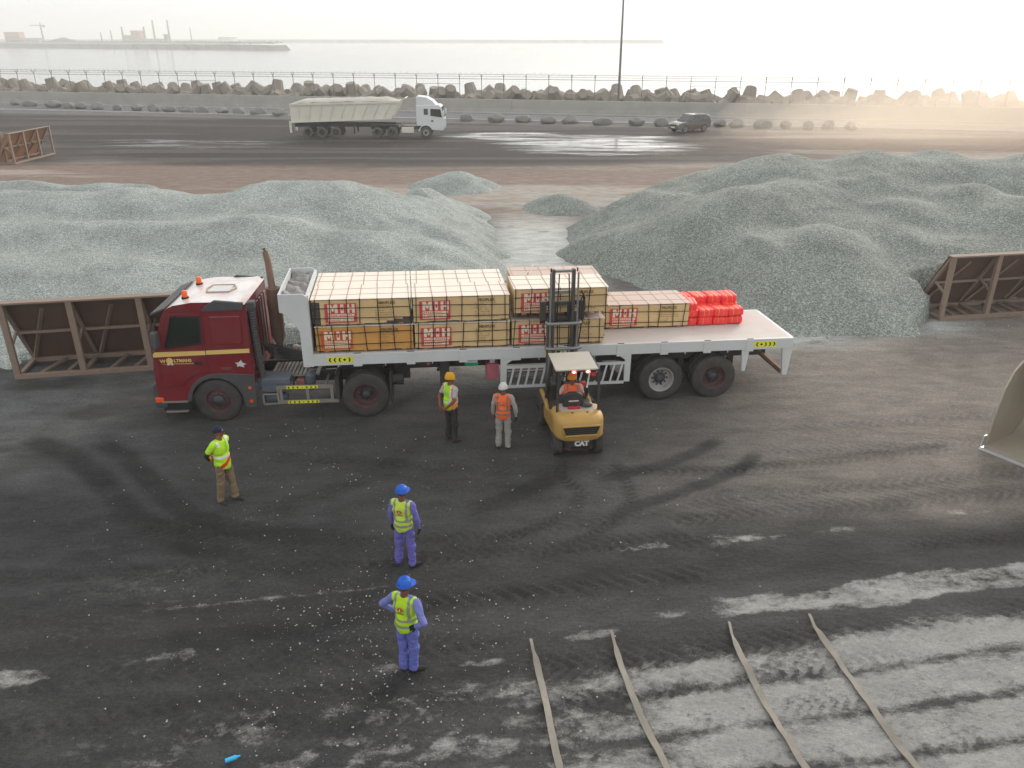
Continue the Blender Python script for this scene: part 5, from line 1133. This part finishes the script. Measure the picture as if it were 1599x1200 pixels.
# ------------------------------------------------------------------ leaning retaining barriers of rusty plate and timber-like steel
M['brownplate'] = mat('brown_rusty_plate', '5a4238', .85, var=.22, dust=.35, dustcol='6e5a50', scale=1.4, wear=.12, wearcol='7a4a34', bump=.15)
M['frame'] = mat('dusty_brown_frame', '7a6658', .85, var=.18, dust=.4, dustcol='968576', scale=2.2, top=.4)
M['orangelit'] = mat('orange_lit_plate', '9a6038', .85, var=.22, dust=.2, dustcol='84705c', scale=1.2)  # orange light falling on the far plates, put into their colour
def barrier(loc, yaw, label, bays=3, bay=1.88, plate='brownplate', D=1.4, Hh=2.26, seed=0):
    rn = random.Random(seed); b = empty('retaining_barrier', loc, (0,0,R(yaw)), label, 'barrier', 'leaning retaining barriers'); L_ = bays*bay
    MB().bar((0,0,.07),(L_,0,.07),.14,.14).build('base_rail', M['frame'], b, None, .01); MB().bar((0,D,.07),(L_,D,.07),.14,.14).build('base_rail', M['frame'], b, None, .01)
    for i in range(bays+1):
        x = min(max(i*bay,.08),L_-.08)
        MB().bar((x,.02,.14),(x,.0,Hh),.17,.13).build('post', M['frame'], b, None, .01)
        MB().bar((x,.07,.06),(x,D-.07,.06),.13,.1).build('base_tie', M['frame'], b, None, .008)
        MB().bar((x,.07,.95),(x,.62,1.24),.07,.06).build('strut', M['frame'], b)
        MB().bar((x,.12,Hh-.06),(x,D-.03,.22),.11,.09,up=(0,1,1)).build('rafter', M['frame'], b, None, .006)
    for i in range(bays):
        x0 = i*bay+.01; x1 = (i+1)*bay-.01
        pts_ = [(.1,Hh),(.13,Hh+.02),(D+.03,.16),(D,.12)]
        MB().prism([(y+.06,z) for y, z in pts_], 'x', x0, x1).build('plate', M[plate], b)
        MB().bar((x0+.08,.66,1.2),(x1-.08,.66,1.2),.09,.08).build('stiffener', M['frame'], b)
        for k in (.36,.7): MB().bar((x0+bay*k+rn.uniform(-.1,.1),.07,.05),(x0+bay*k+rn.uniform(-.1,.1)+.25,D-.07,.05),.12,.08).build('base_tie', M['frame'], b)
        MB().bar((x0+.15,D-.1,.2),(x0+bay*.55,.3,Hh-.25),.1,.07).build('brace', M['frame'], b)
    MB().bx(-.03,L_+.03,-.09,.2,Hh+.0,Hh+.06).build('cap_rail', M['frame'], b, None, .01)
    return b
barrier((-14.55,21.54,0), 11, 'brown plate barrier on the ground behind the maroon cab, holding back gravel', 3, 1.88, seed=1)
barrier((15.07,26.79,0), 10.6, 'brown plate barrier at the foot of the tallest gravel heap', 3, 1.88, seed=2)
b_ = barrier((-39.1,64.5,0), 90, 'barrier with orange light painted into its plates, standing end-on beside the puddles across the yard', 3, 2.0, 'orangelit', seed=3)
barrier((-46.0,64.4,0), 8, 'barrier with orange light painted into its plates, cut by the picture edge, next to the end-on one', 3, 2.0, 'orangelit', seed=4)

# ------------------------------------------------------------------ loader bucket
M['bucket'] = mat('worn_bucket_steel', 'aaa498', .5, .35, var=.2, dust=.4, dustcol='a8957f', scale=1.6, wear=.12, wearcol='6b5140', bump=.1)
M['edge'] = mat('polished_cutting_edge', 'a8a8a6', .4, .5, var=.12, dust=.2, scale=2)
bk_ = empty('loader_bucket', (11.5,17.25,0), (0,0,R(-58)), 'big worn steel loader bucket resting on the ground, cut by the picture edge', 'loader bucket')
outer = [(0,.02),(1.15,.02),(1.5,.2),(1.72,.6),(1.74,1.1),(1.55,1.6),(1.2,1.95),(.8,2.16)]
inner = [(.82,2.1),(1.17,1.88),(1.48,1.55),(1.66,1.08),(1.64,.62),(1.44,.27),(1.12,.09),(0,.09)]
MB().prism([(y, z) for y, z in outer+inner], 'x', .04, 3.16).build('shell', M['bucket'], bk_, 40)
sp_ = [(0,.03),(1.15,.03),(1.5,.21),(1.71,.6),(1.73,1.1),(1.54,1.59),(1.19,1.94),(.8,2.14),(.48,1.92),(.26,1.55),(.12,1.0),(.05,.5)]
for x0 in (0,3.16): MB().prism(sp_, 'x', x0, x0+.04).build('side_plate', M['bucket'], bk_)
MB().prism([(-.18,.0),(.3,.0),(.3,.018),(-.1,.05),(-.18,.02)], 'x', -.03, 3.23).build('cutting_edge', M['edge'], bk_)
MB().prism([(-.12,.1),(.02,.1),(.06,.34),(-.05,.34)], 'x', -.035, -.002).build('side_cutter', M['edge'], bk_)
for xx in (.9,2.2): MB().prism([(1.72,.5),(2.2,.7),(2.2,1.0),(1.74,1.25)], 'x', xx, xx+.08).build('hinge_bracket', M['bucket'], bk_)
# ------------------------------------------------------------------ webbing slings on the ground
M['web'] = mat('dirty_beige_webbing', '8f877b', .85, var=.2, dust=.4, dustcol='6b655d', scale=5, bump=.3, bscale=60)
slings = [([(.31,10.47),(.34,10.2),(.39,9.89),(.45,9.5),(.51,9.09),(.58,8.5),(.65,7.96),(.7,6.8),(.72,5.4)], 'webbing sling nearest the standing worker'),
          ([(1.66,10.67),(1.68,10.4),(1.70,10.15),(1.76,9.7),(1.83,9.22),(1.95,8.6),(2.1,7.96),(2.4,6.8),(2.7,5.6)], 'webbing sling second from the standing worker'),
          ([(3.70,10.88),(3.68,10.6),(3.69,10.33),(3.73,9.8),(3.77,9.28),(3.87,8.6),(4.01,7.96),(4.3,6.8),(4.6,5.6)], 'webbing sling third from the standing worker'),
          ([(5.15,11.09),(5.14,10.8),(5.17,10.48),(5.23,9.9),(5.31,9.35),(5.41,8.6),(5.54,7.96),(5.9,6.8),(6.2,5.7)], 'webbing sling farthest from the standing worker')]
for i, (pts_, lab) in enumerate(slings):
    P_ = []
    for a, b in zip(pts_[:-1], pts_[1:]): P_ += [Vector((*a,0)).lerp(Vector((*b,0)), t/8) for t in range(8)]
    mb = MB(); vs = []; al = 0
    for k, p in enumerate(P_):
        d = (P_[min(k+1,len(P_)-1)]-P_[max(k-1,0)]).normalized(); n_ = Vector((-d.y,d.x,0)); al += (P_[k]-P_[k-1]).length if k else 0
        w_ = .05 if al > .55 else .024+.026*max(0,(al-.35)/.2)
        z_ = .045+.012*math.sin(al*5+i)+.008*math.sin(al*13)+(.02*math.exp(-((al-.45)/.1)**2)); tw = .012*math.sin(al*3.1+i*2)
        p = p + n_*.006*math.sin(al*2.3+i*1.3)
        vs += [p+n_*w_+Vector((0,0,z_+tw)), p-n_*w_+Vector((0,0,z_-tw)), p-n_*w_+Vector((0,0,z_-tw-.012)), p+n_*w_+Vector((0,0,z_+tw-.012))]
    fs = [(k*4+j, k*4+(j+1) % 4, (k+1)*4+(j+1) % 4, (k+1)*4+j) for k in range(len(P_)-1) for j in range(4)] + [(3,2,1,0), tuple(len(vs)-4+j for j in range(4))]
    mb.add(vs, fs); tag(mb.build('webbing_sling', M['web'], None, 30), 'dirty beige '+lab, 'sling', 'slings laid on the ground')
# ------------------------------------------------------------------ tipper lorry far across the yard
M['tip'] = mat('cream_tipper_body', 'dad6c8', .65, var=.1, dust=.35, dustcol='c4beb0', scale=1.0, wear=.05)
M['whitecab'] = mat('white_cab_paint', 'd5d7d8', .4, var=.05, dust=.12, dustcol='a9a49c', scale=1)
M['load'] = mat('pale_sand_load', 'b8b3a8', .95, var=.15, scale=2, bump=.4)
dt = empty('tipper_lorry', (-15,83.55,0), (0,0,0), 'cream tipper lorry with white cab, loaded high, across the yard', 'truck')
W_ = 1.22
bp_ = [(-6.7,1.45),(3.15,1.8),(4.15,3.46),(-6.75,3.2)]
body = MB().prism(bp_, 'y', -W_, W_).build('tipper_body', M['tip'], dt, None, .03)
for i in range(9):
    f_ = (i+.6)/9.3; xb = -6.7+9.7*f_; zb = 1.47+.33*f_; xt = -6.45+10.4*f_; zt = 3.08+.24*f_
    for sd_ in (-1,1): MB().bar((xb,sd_*(W_+.03),zb),(xt,sd_*(W_+.03),zt),.09,.07).build('side_rib', M['tip'], body)
for sd_ in (-1,1):
    MB().bar((-6.75,sd_*(W_+.04),3.14),(4.1,sd_*(W_+.04),3.39),.12,.2).build('top_rail', M['tip'], body); MB().bar((-6.7,sd_*(W_+.04),1.51),(3.15,sd_*(W_+.04),1.86),.1,.14).build('bottom_rail', M['tip'], body)
hx, hy = np.meshgrid(np.linspace(-6.7,4.05,70), np.linspace(-W_+.05,W_-.05,16)); hz = 3.2+(hx+6.75)/10.9*.25-.03+.42*np.clip(1-(hy/W_)**2,0,1)**.6*np.clip(np.minimum(hx+6.8,4.1-hx)/1.3,0,1)+(fbm(hx*1.2,hy*1.2,71,3)-.5)*.15
ii = np.arange(hx.size).reshape(hx.shape); new_obj('load', np_mesh('load', np.stack([hx,hy,hz],-1).reshape(-1,3), np.stack([ii[:-1,:-1],ii[:-1,1:],ii[1:,1:],ii[1:,:-1]],-1).reshape(-1,4), M['load']), dt)
MB().prism([(4.1,3.38),(4.6,3.72),(4.55,3.78),(4.05,3.5)], 'y', -W_, W_).build('cab_shield', M['tip'], body)
mb = MB()
for sd_ in (-1,1): mb.bx(-6.6,3.4,sd_*.45-.06,sd_*.45+.06,1.0,1.38); mb.bx(1.0,8.0,sd_*.42-.05,sd_*.42+.05,.75,.98)
mb.cyl((-5.2,-1,.53),(-5.2,1,.53),.09); mb.cyl((-3.8,-1,.53),(-3.8,1,.53),.09); mb.cyl((-2.4,-1,.53),(-2.4,1,.53),.09); mb.cyl((1.7,-1,.53),(1.7,1,.53),.1); mb.cyl((3.15,-1,.53),(3.15,1,.53),.1); mb.cyl((6.5,-1,.53),(6.5,1,.53),.08)
mb.build('chassis', M['darkmetal'], dt)
for sd_ in (-1,1):
    for xx in (-5.2,-3.8,-2.4,1.7,3.15,6.5): wheel(dt, (xx,sd_*1.07,.53), .53, .3, sd_, M['rim_white'] if xx == 6.5 else M['rim_dark'], 'in' if xx != 6.5 else 'out', M['tyre_far'])
    MB().bx(-6.95,-6.75,sd_*1.1-.08,sd_*1.1+.08,.5,1.6).build('tail_leg', M['tip'], dt); MB().bx(4.1,5.3,sd_*1.1-.08,sd_*1.1+.06,.5,1.05).build('side_tank', M['tip'], dt, None, .03)
    MB().prism([(.95,1.0),(1.1,1.25),(3.8,1.25),(3.95,1.0),(3.9,.98),(3.75,1.18),(1.15,1.18),(1.0,.98)], 'y', sd_*1.05-.2, sd_*1.05+.2).build('mudguard', M['darkmetal'], dt)
    MB().bar((-.6,sd_*1.0,1.2),(-.6,sd_*1.0,.4),.16).build('landing_leg', M['darkmetal'], dt)
cp = [(5.6,1.15),(5.85,1.15)]+[(6.5+.68*math.cos(R(a)),.53+.68*math.sin(R(a))) for a in (115,90,65,40)]+[(7.2,.75),(8.2,.7),(8.35,1.0),(8.3,1.9),(8.05,2.95),(7.85,3.1),(5.6,3.1)]
cb = MB().prism(cp, 'y', -1.2, 1.2, fn=lambda p: (p[0], p[1]*(1-max(0,p[2]-1.9)*.04), p[2])).build('cab', M['whitecab'], dt, 30, .06, 3)
MB().prism([(5.6,3.08),(7.6,3.08),(7.2,3.5),(6.6,3.82),(5.75,3.9),(5.6,3.85)], 'y', -1.02, 1.02).build('roof_fairing', M['whitecab'], cb, 40, .08, 3)
for sd_ in (-1,1):
    MB().prism([(7.0,2.1),(8.12,1.95),(8.0,2.7),(7.02,2.75)], 'y', min(sd_*1.175,sd_*1.21), max(sd_*1.175,sd_*1.21)).build('side_window', M['glass'], cb)
    MB().prism([(6.35,2.2),(6.75,2.2),(6.75,2.75),(6.35,2.75)], 'y', min(sd_*1.175,sd_*1.205), max(sd_*1.175,sd_*1.205)).build('rear_window', M['plastic'], cb)
    MB().bx(7.05,7.25,min(sd_*1.2,sd_*1.23),max(sd_*1.2,sd_*1.23),1.55,1.68).build('door_handle', M['black'], cb); MB().box((8.3,sd_*1.4,2.35),(.15,.2,.5)).build('mirror', M['whitecab'], cb, None, .03)
    MB().prism([(6.5+r_*math.cos(R(a)),.53+r_*math.sin(R(a))) for r_, seq in ((.74,range(20,171,15)),(.66,range(170,19,-15))) for a in seq], 'y', min(sd_*1.0,sd_*1.22), max(sd_*1.0,sd_*1.22)).build('mudguard', M['whitecab'], cb)
MB().prism([(8.32,1.95),(8.06,2.9),(8.08,2.92),(8.35,1.97)], 'y', -1.05, 1.05).build('windscreen', M['glass'], cb)
mb = MB()
for i in range(5): mb.bx(8.34,8.38,-1.0,1.0,.85+i*.2,.93+i*.2)
mb.build('grille', M['galv'], cb)
# ------------------------------------------------------------------ dark SUV beside the puddles
M['car'] = mat('dusty_dark_car_paint', '625e5a', .22, var=.1, dust=.15, dustcol='6e625a', scale=1.5)
M['carlow'] = mat('dusty_brown_sill', '4a3a34', .7, var=.15, dust=.3, dustcol='6e5d52')
M['carglass'] = mat('car_glass', '191d1e', .05, var=.1, spec=.8)
M['headlamp'] = mat('car_headlamp', 'c9c9c5', .2)
cr = empty('parked_car', (18.75,88.3,0), (0,0,R(212)), 'dusty grey four-wheel-drive car standing by the puddles beneath the sea wall', 'car')
sec = [(-2.3,.45,.86),(-2.34,.9,.9),(-2.2,1.1,.9),(-1.0,1.12,.92),(1.0,1.08,.92),(1.25,1.05,.9),(2.1,.92,.84),(2.3,.78,.78),(2.34,.45,.74)]
cp = [(-2.2,.36),(-2.32,.6),(-2.3,1.0),(-2.2,1.12),(.95,1.1),(2.0,.98),(2.25,.85),(2.32,.6),(2.25,.34),(1.85,.34)]+[(1.38+.42*math.cos(R(a)),.36+.42*math.sin(R(a))) for a in (0,35,70,110,145,180)]+[(.9,.3),(-.85,.3)]+[(-1.3+.42*math.cos(R(a)),.36+.42*math.sin(R(a))) for a in (0,35,70,110,145,180)]
bd = MB().prism(cp, 'y', -1, 1, fn=lambda p: (p[0], p[1]*(.92-.1*max(0,abs(p[0])-1.8)/.5), p[2])).build('body', M['car'], cr, 30, .07, 3)
gh = [(-2.2,1.1),(-2.05,1.62),(-1.7,1.76),(-.2,1.8),(.2,1.76),(1.0,1.1)]
MB().prism(gh, 'y', -1, 1, fn=lambda p: (p[0], p[1]*(.9-(p[2]-1.1)*.25), p[2])).build('cabin', M['car'], bd, 30, .05, 3)
for sd_ in (-1,1):
    for poly in ([(-.25,1.16),(.72,1.16),(.2,1.66),(-.2,1.69)],[(-1.2,1.16),(-.33,1.16),(-.28,1.69),(-1.2,1.68)],[(-2.0,1.18),(-1.28,1.16),(-1.28,1.67),(-1.85,1.6)]):
        MB().prism(poly, 'y', 0, 1, fn=lambda p: (p[0], sd_*(.905-(p[2]-1.1)*.25+.004+.012*p[1]), p[2])).build('window', M['carglass'], bd)
    for xx in (1.38,-1.3): wheel(cr, (xx,sd_*.8,.36), .36, .22, sd_, M['rim_white'], 'out', M['tyre_far'])
    MB().bx(-.9,.95,min(sd_*.9,sd_*.935),max(sd_*.9,sd_*.935),.3,.72).build('sill', M['carlow'], bd); MB().box((.75,sd_*1.02,1.2),(.12,.16,.14)).build('mirror', M['car'], bd, None, .03)
    MB().box((2.18,sd_*.62,.82),(.14,.34,.16)).build('headlight', M['headlamp'], bd, None, .03); MB().box((-2.28,sd_*.72,1.0),(.1,.2,.3)).build('tail_light', M['redplastic'], bd, None, .02)
    MB().bar((-1.9,sd_*.62,1.8),(-.1,sd_*.62,1.85),.04).build('roof_rail', M['galv'], bd)
MB().prism([(.98,1.14),(.22,1.74),(.24,1.76),(1.03,1.15)], 'y', -.74, .74).build('windscreen', M['carglass'], bd)
MB().bx(2.28,2.34,-.25,.25,.5,.62).build('number_plate', M['offwhite'], bd); MB().bx(2.27,2.33,-.5,.5,.66,.8).build('grille', M['black'], bd)
# ------------------------------------------------------------------ scattered pale stones on the black ground
M['pebble'] = mat('pale_pebble', 'a9a7a1', .9, var=.2, scale=30)
rp = np.random.default_rng(3); mb = MB()
def stones(n, fx, fy, s0, s1):
    xs = fx(n); ys = fy(n)
    for x, y in zip(xs, ys):
        s = s0+(s1-s0)*rp.random()**3; a = rp.random()*3; z = s*.3+.012
        vs = [(x+s*math.cos(a+k*1.57)*rp.uniform(.7,1.2), y+s*math.sin(a+k*1.57)*rp.uniform(.7,1.2), z+rp.uniform(-.3,.3)*s) for k in range(4)]+[(x,y,z+s*rp.uniform(.5,.9)),(x,y,z-s*.9)]
        mb.add(vs, [(0,1,4),(1,2,4),(2,3,4),(3,0,4),(1,0,5),(2,1,5),(3,2,5),(0,3,5)])
stones(330, lambda n: rp.normal(-2.6,1.3,n), lambda n: rp.normal(10.9,.55,n), .006, .022)
stones(330, lambda n: rp.normal(-2.2,1.6,n), lambda n: rp.normal(9.2,.7,n), .007, .024)
stones(380, lambda n: rp.normal(-3.2,2.6,n), lambda n: rp.uniform(11,18.4,n), .006, .022)
stones(150, lambda n: rp.uniform(-10,6,n), lambda n: rp.uniform(8,19,n), .007, .024)
stones(500, lambda n: rp.normal(9.5,3.2,n), lambda n: rp.normal(25.9,.55,n), .015, .05)
stones(300, lambda n: rp.normal(-3,3,n), lambda n: rp.normal(23.9,.5,n), .015, .05)
tag(mb.build('loose_gravel', M['pebble']), 'pale loose stones scattered over the black ground', 'gravel', kind='stuff')
# small blue bottle
bt = MB(); bt.lathe([(0,.001),(0,.03),(.14,.032),(.17,.014),(.2,.013),(.2,.001)], (-3.95,8.02,.05), (.9,.4,.05), 14)
tag(bt.build('bottle', mat('blue_plastic', '2fa8d8', .3, var=.1), None, 40), 'small blue plastic bottle dropped at the bottom edge of the picture', 'bottle')
# ------------------------------------------------------------------ plume of brown dust over the road
md = bpy.data.materials.new('brown_dust'); md.use_nodes = True; td = md.node_tree; td.nodes.clear()
pv = td.nodes.new('ShaderNodeVolumePrincipled'); od = td.nodes.new('ShaderNodeOutputMaterial')
pv.inputs['Color'].default_value = (.95, .83, .70, 1); pv.inputs['Density'].default_value = .014; pv.inputs['Anisotropy'].default_value = .68
td.links.new(pv.outputs[0], od.inputs['Volume'])
for sc_, lb in ((1.0,'outer thin veil of brown dust drifting over the road by the sea wall'),(.78,'middle body of the brown dust drifting by the sea wall'),(.55,'dense core of the brown dust by the sea wall')):
    dm = smooth_mesh([('e',(70,92,1.5),(34*sc_,22*sc_,7.5*sc_),(0,0,0)),('e',(50,90,1.0),(28*sc_,15*sc_,4.4*sc_),(0,0,-.1)),('e',(40,82,.6),(20*sc_,12*sc_,2.8*sc_),(0,0,0)),('e',(95,92,2),(40*sc_,24*sc_,8.5*sc_),(0,0,0))], .9, 'dust_cloud'); dm.materials.append(md)
    co, pc = mesh_np(dm); co[:,2] = np.maximum(co[:,2], .03+.05*(1-sc_)); dm.vertices.foreach_set('co', co.ravel())
    tag(new_obj('dust_cloud', dm), lb, 'dust', kind='stuff')
# ------------------------------------------------------------------ distant shore
M['land'] = mat('far_shore', '6b675e', .95, var=.25, scale=.01)
M['bldg'] = mat('plant_building', 'a39a8c', .9, var=.1, scale=.05)
M['bldgr'] = mat('reddish_building_wall', 'b07f68', .9, var=.1, scale=.05)
M['tank'] = mat('white_tank', 'd8d8d4', .7, var=.05)
M['darksteel'] = mat('far_steel', '5a5a58', .7, .2, var=.1)
def land(name, outline, h, label=None):
    n = len(outline); mb = MB()
    vs = [(x, y, -4) for x, y in outline]
    cx = sum(p[0] for p in outline)/n; cy_ = sum(p[1] for p in outline)/n
    top = []
    for x, y in outline:
        l = math.hypot(cx-x, cy_-y); top.append((x+(cx-x)/l*8, y+(cy_-y)/l*8, h+random.uniform(-.4,.5)))
    mb.add(vs+top, [tuple(range(n, 2*n))] + [(i, (i+1) % n, (i+1) % n+n, i+n) for i in range(n)])
    return tag(mb.build(name, M['land']), kind='structure')
def edge(a, b, n, j):
    return [(a[0]+(b[0]-a[0])*i/n+random.uniform(-j,j), a[1]+(b[1]-a[1])*i/n+random.uniform(-j,j)) for i in range(n)]
land('terrain_headland', edge((-1500,1290),(-625,1060),20,4)+edge((-625,1060),(-370,948),24,3)+edge((-370,948),(-228,860),18,2)+edge((-222,868),(-330,1010),10,3)+edge((-340,1020),(-480,1500),16,5)+edge((-480,1500),(-1500,2000),16,5), 1.5)
land('terrain_far_shore', edge((-1700,2050),(-640,1950),40,6)+edge((-640,1950),(-250,2010),30,5)+edge((-250,2010),(330,1880),44,3)+edge((336,1890),(-250,2060),40,3)+edge((-250,2060),(-1700,2500),30,5), 3.2)
def px(p, Y=1300): return (p-799.5)/1247*(.917*Y+3.6)
def chimney(p, Y, top, r, label):
    o = empty('chimney', (px(p,Y), Y, 1), label=label, cat='chimney', group='far chimneys'); MB().cyl((0,0,0),(0,0,top),r,r*.7,10).build('shaft', M['darksteel'], o, 40)
    MB().cyl((0,0,top*.97),(0,0,top),r*.95,n=10).build('rim', M['darksteel'], o)
for p, t_, r, l in ((194,22,1.6,'hazy refinery chimney just before the pale plant building'),(228,22,1.6,'hazy refinery chimney just after the pale plant building'),(243,31,1.5,'first of the two tallest hazy chimneys across the water'),(266,31,1.5,'second of the two tallest hazy chimneys across the water'),(300,21,.8,'thin hazy mast standing alone past the chimneys'),(176,17,1.0,'thin short stack at the start of the far plant'),(160,14,1.0,'shortest thin stack of the far plant')): chimney(p, 1300, t_, r, l)
def block(name, p, w, h, d, m, label, cat, Y=1290):
    o = empty(name, (px(p,Y), Y, 1), label=label, cat=cat); MB().bx(-w/2,w/2,0,d,0,h).build('wall', M[m], o); MB().bx(-w/2-.5,w/2+.5,-.5,d+.5,h,h+.8).build('roof', M[m], o)
    for i in range(max(2,int(w/5))):
        for k in range(max(1,int(h/5))): MB().bx(-w/2+2+i*5,-w/2+4.4+i*5,-.15,.02,1.5+k*4.5,4+k*4.5).build('window', M['darksteel'], o)
    return o
block('plant_building', 214, 14, 16, 12, 'bldgr', 'pale orange plant building among the hazy chimneys', 'building')
block('plant_building', 200, 10, 10, 10, 'bldg', 'low grey plant building beside the pale orange one', 'building')
block('plant_building', 21, 22, 14, 14, 'bldgr', 'reddish building at the far shore below the tower crane', 'building')
block('plant_building', 40, 44, 6, 10, 'bldg', 'long low shed on the far shore beside the reddish building', 'building')
block('boiler_house', 260, 5, 11, 5, 'darksteel', 'dark square boiler house between the tallest chimneys', 'building')
block('plant_building', 238, 30, 5, 10, 'bldg', 'long low plant shed below the tallest chimneys', 'building')
o = empty('storage_tank', (px(357), 1300, 1), label='white round storage tank on the far shore', cat='tank'); MB().cyl((0,0,0),(0,0,8),14,n=24).build('shell', M['tank'], o, 40); MB().lathe([(0,14),(1.2,8),(1.8,.01)], (0,0,8), (0,0,1), 24).build('roof', M['tank'], o, 40)
o = empty('tower_crane', (px(69), 1300, 1), label='hazy tower crane standing on the far shore', cat='crane')
MB().bar((0,0,0),(0,0,24),1.6).build('mast', M['darksteel'], o); MB().bar((-16,0,24),(6,0,24),1.0).build('jib', M['darksteel'], o); MB().bar((0,0,24),(0,0,28),1.0).build('tower_head', M['darksteel'], o); MB().bx(3,6,-1,1,21.5,23.5).build('counterweight', M['darksteel'], o)
M['farleaf'] = mat('far_foliage', '4a5240', .95, var=.3, scale=.3)
mb = MB()
for i in range(420): x_ = px(105)+random.gauss(0,13); mb.ell((x_,1290+random.uniform(-5,5),1.5+max(0,5.5-abs(x_-px(105))*.22)*random.random()),(2.2,2.2,1.4),6,4,rot=(random.random(),random.random(),0))
tag(mb.build('treeline', M['farleaf']), 'low dark mass of trees on the far shore', 'trees', kind='stuff')
mb = MB()
for i in range(700): x_ = random.uniform(-760,-330); mb.ell((x_,1270+random.uniform(-30,30)-(x_+550)*.25,1.2+random.random()*1.5),(random.uniform(1,4),2,random.uniform(.6,1.6)),6,4)
tag(mb.build('scrub', M['farleaf']), 'low scrub along the far shore', 'scrub', kind='stuff')
# ------------------------------------------------------------------ haze
mz = bpy.data.materials.new('haze_air'); mz.use_nodes = True; tz = mz.node_tree; tz.nodes.clear()
pv = tz.nodes.new('ShaderNodeVolumePrincipled'); oz = tz.nodes.new('ShaderNodeOutputMaterial')
pv.inputs['Color'].default_value = (.96, .95, .92, 1); pv.inputs['Density'].default_value = .0007; pv.inputs['Anisotropy'].default_value = .35
tz.links.new(pv.outputs[0], oz.inputs['Volume'])
tag(MB().bx(-5400,5400,-400,5400,-7,45).build('haze', mz), 'pale haze over the yard and the sea', 'haze', kind='stuff')
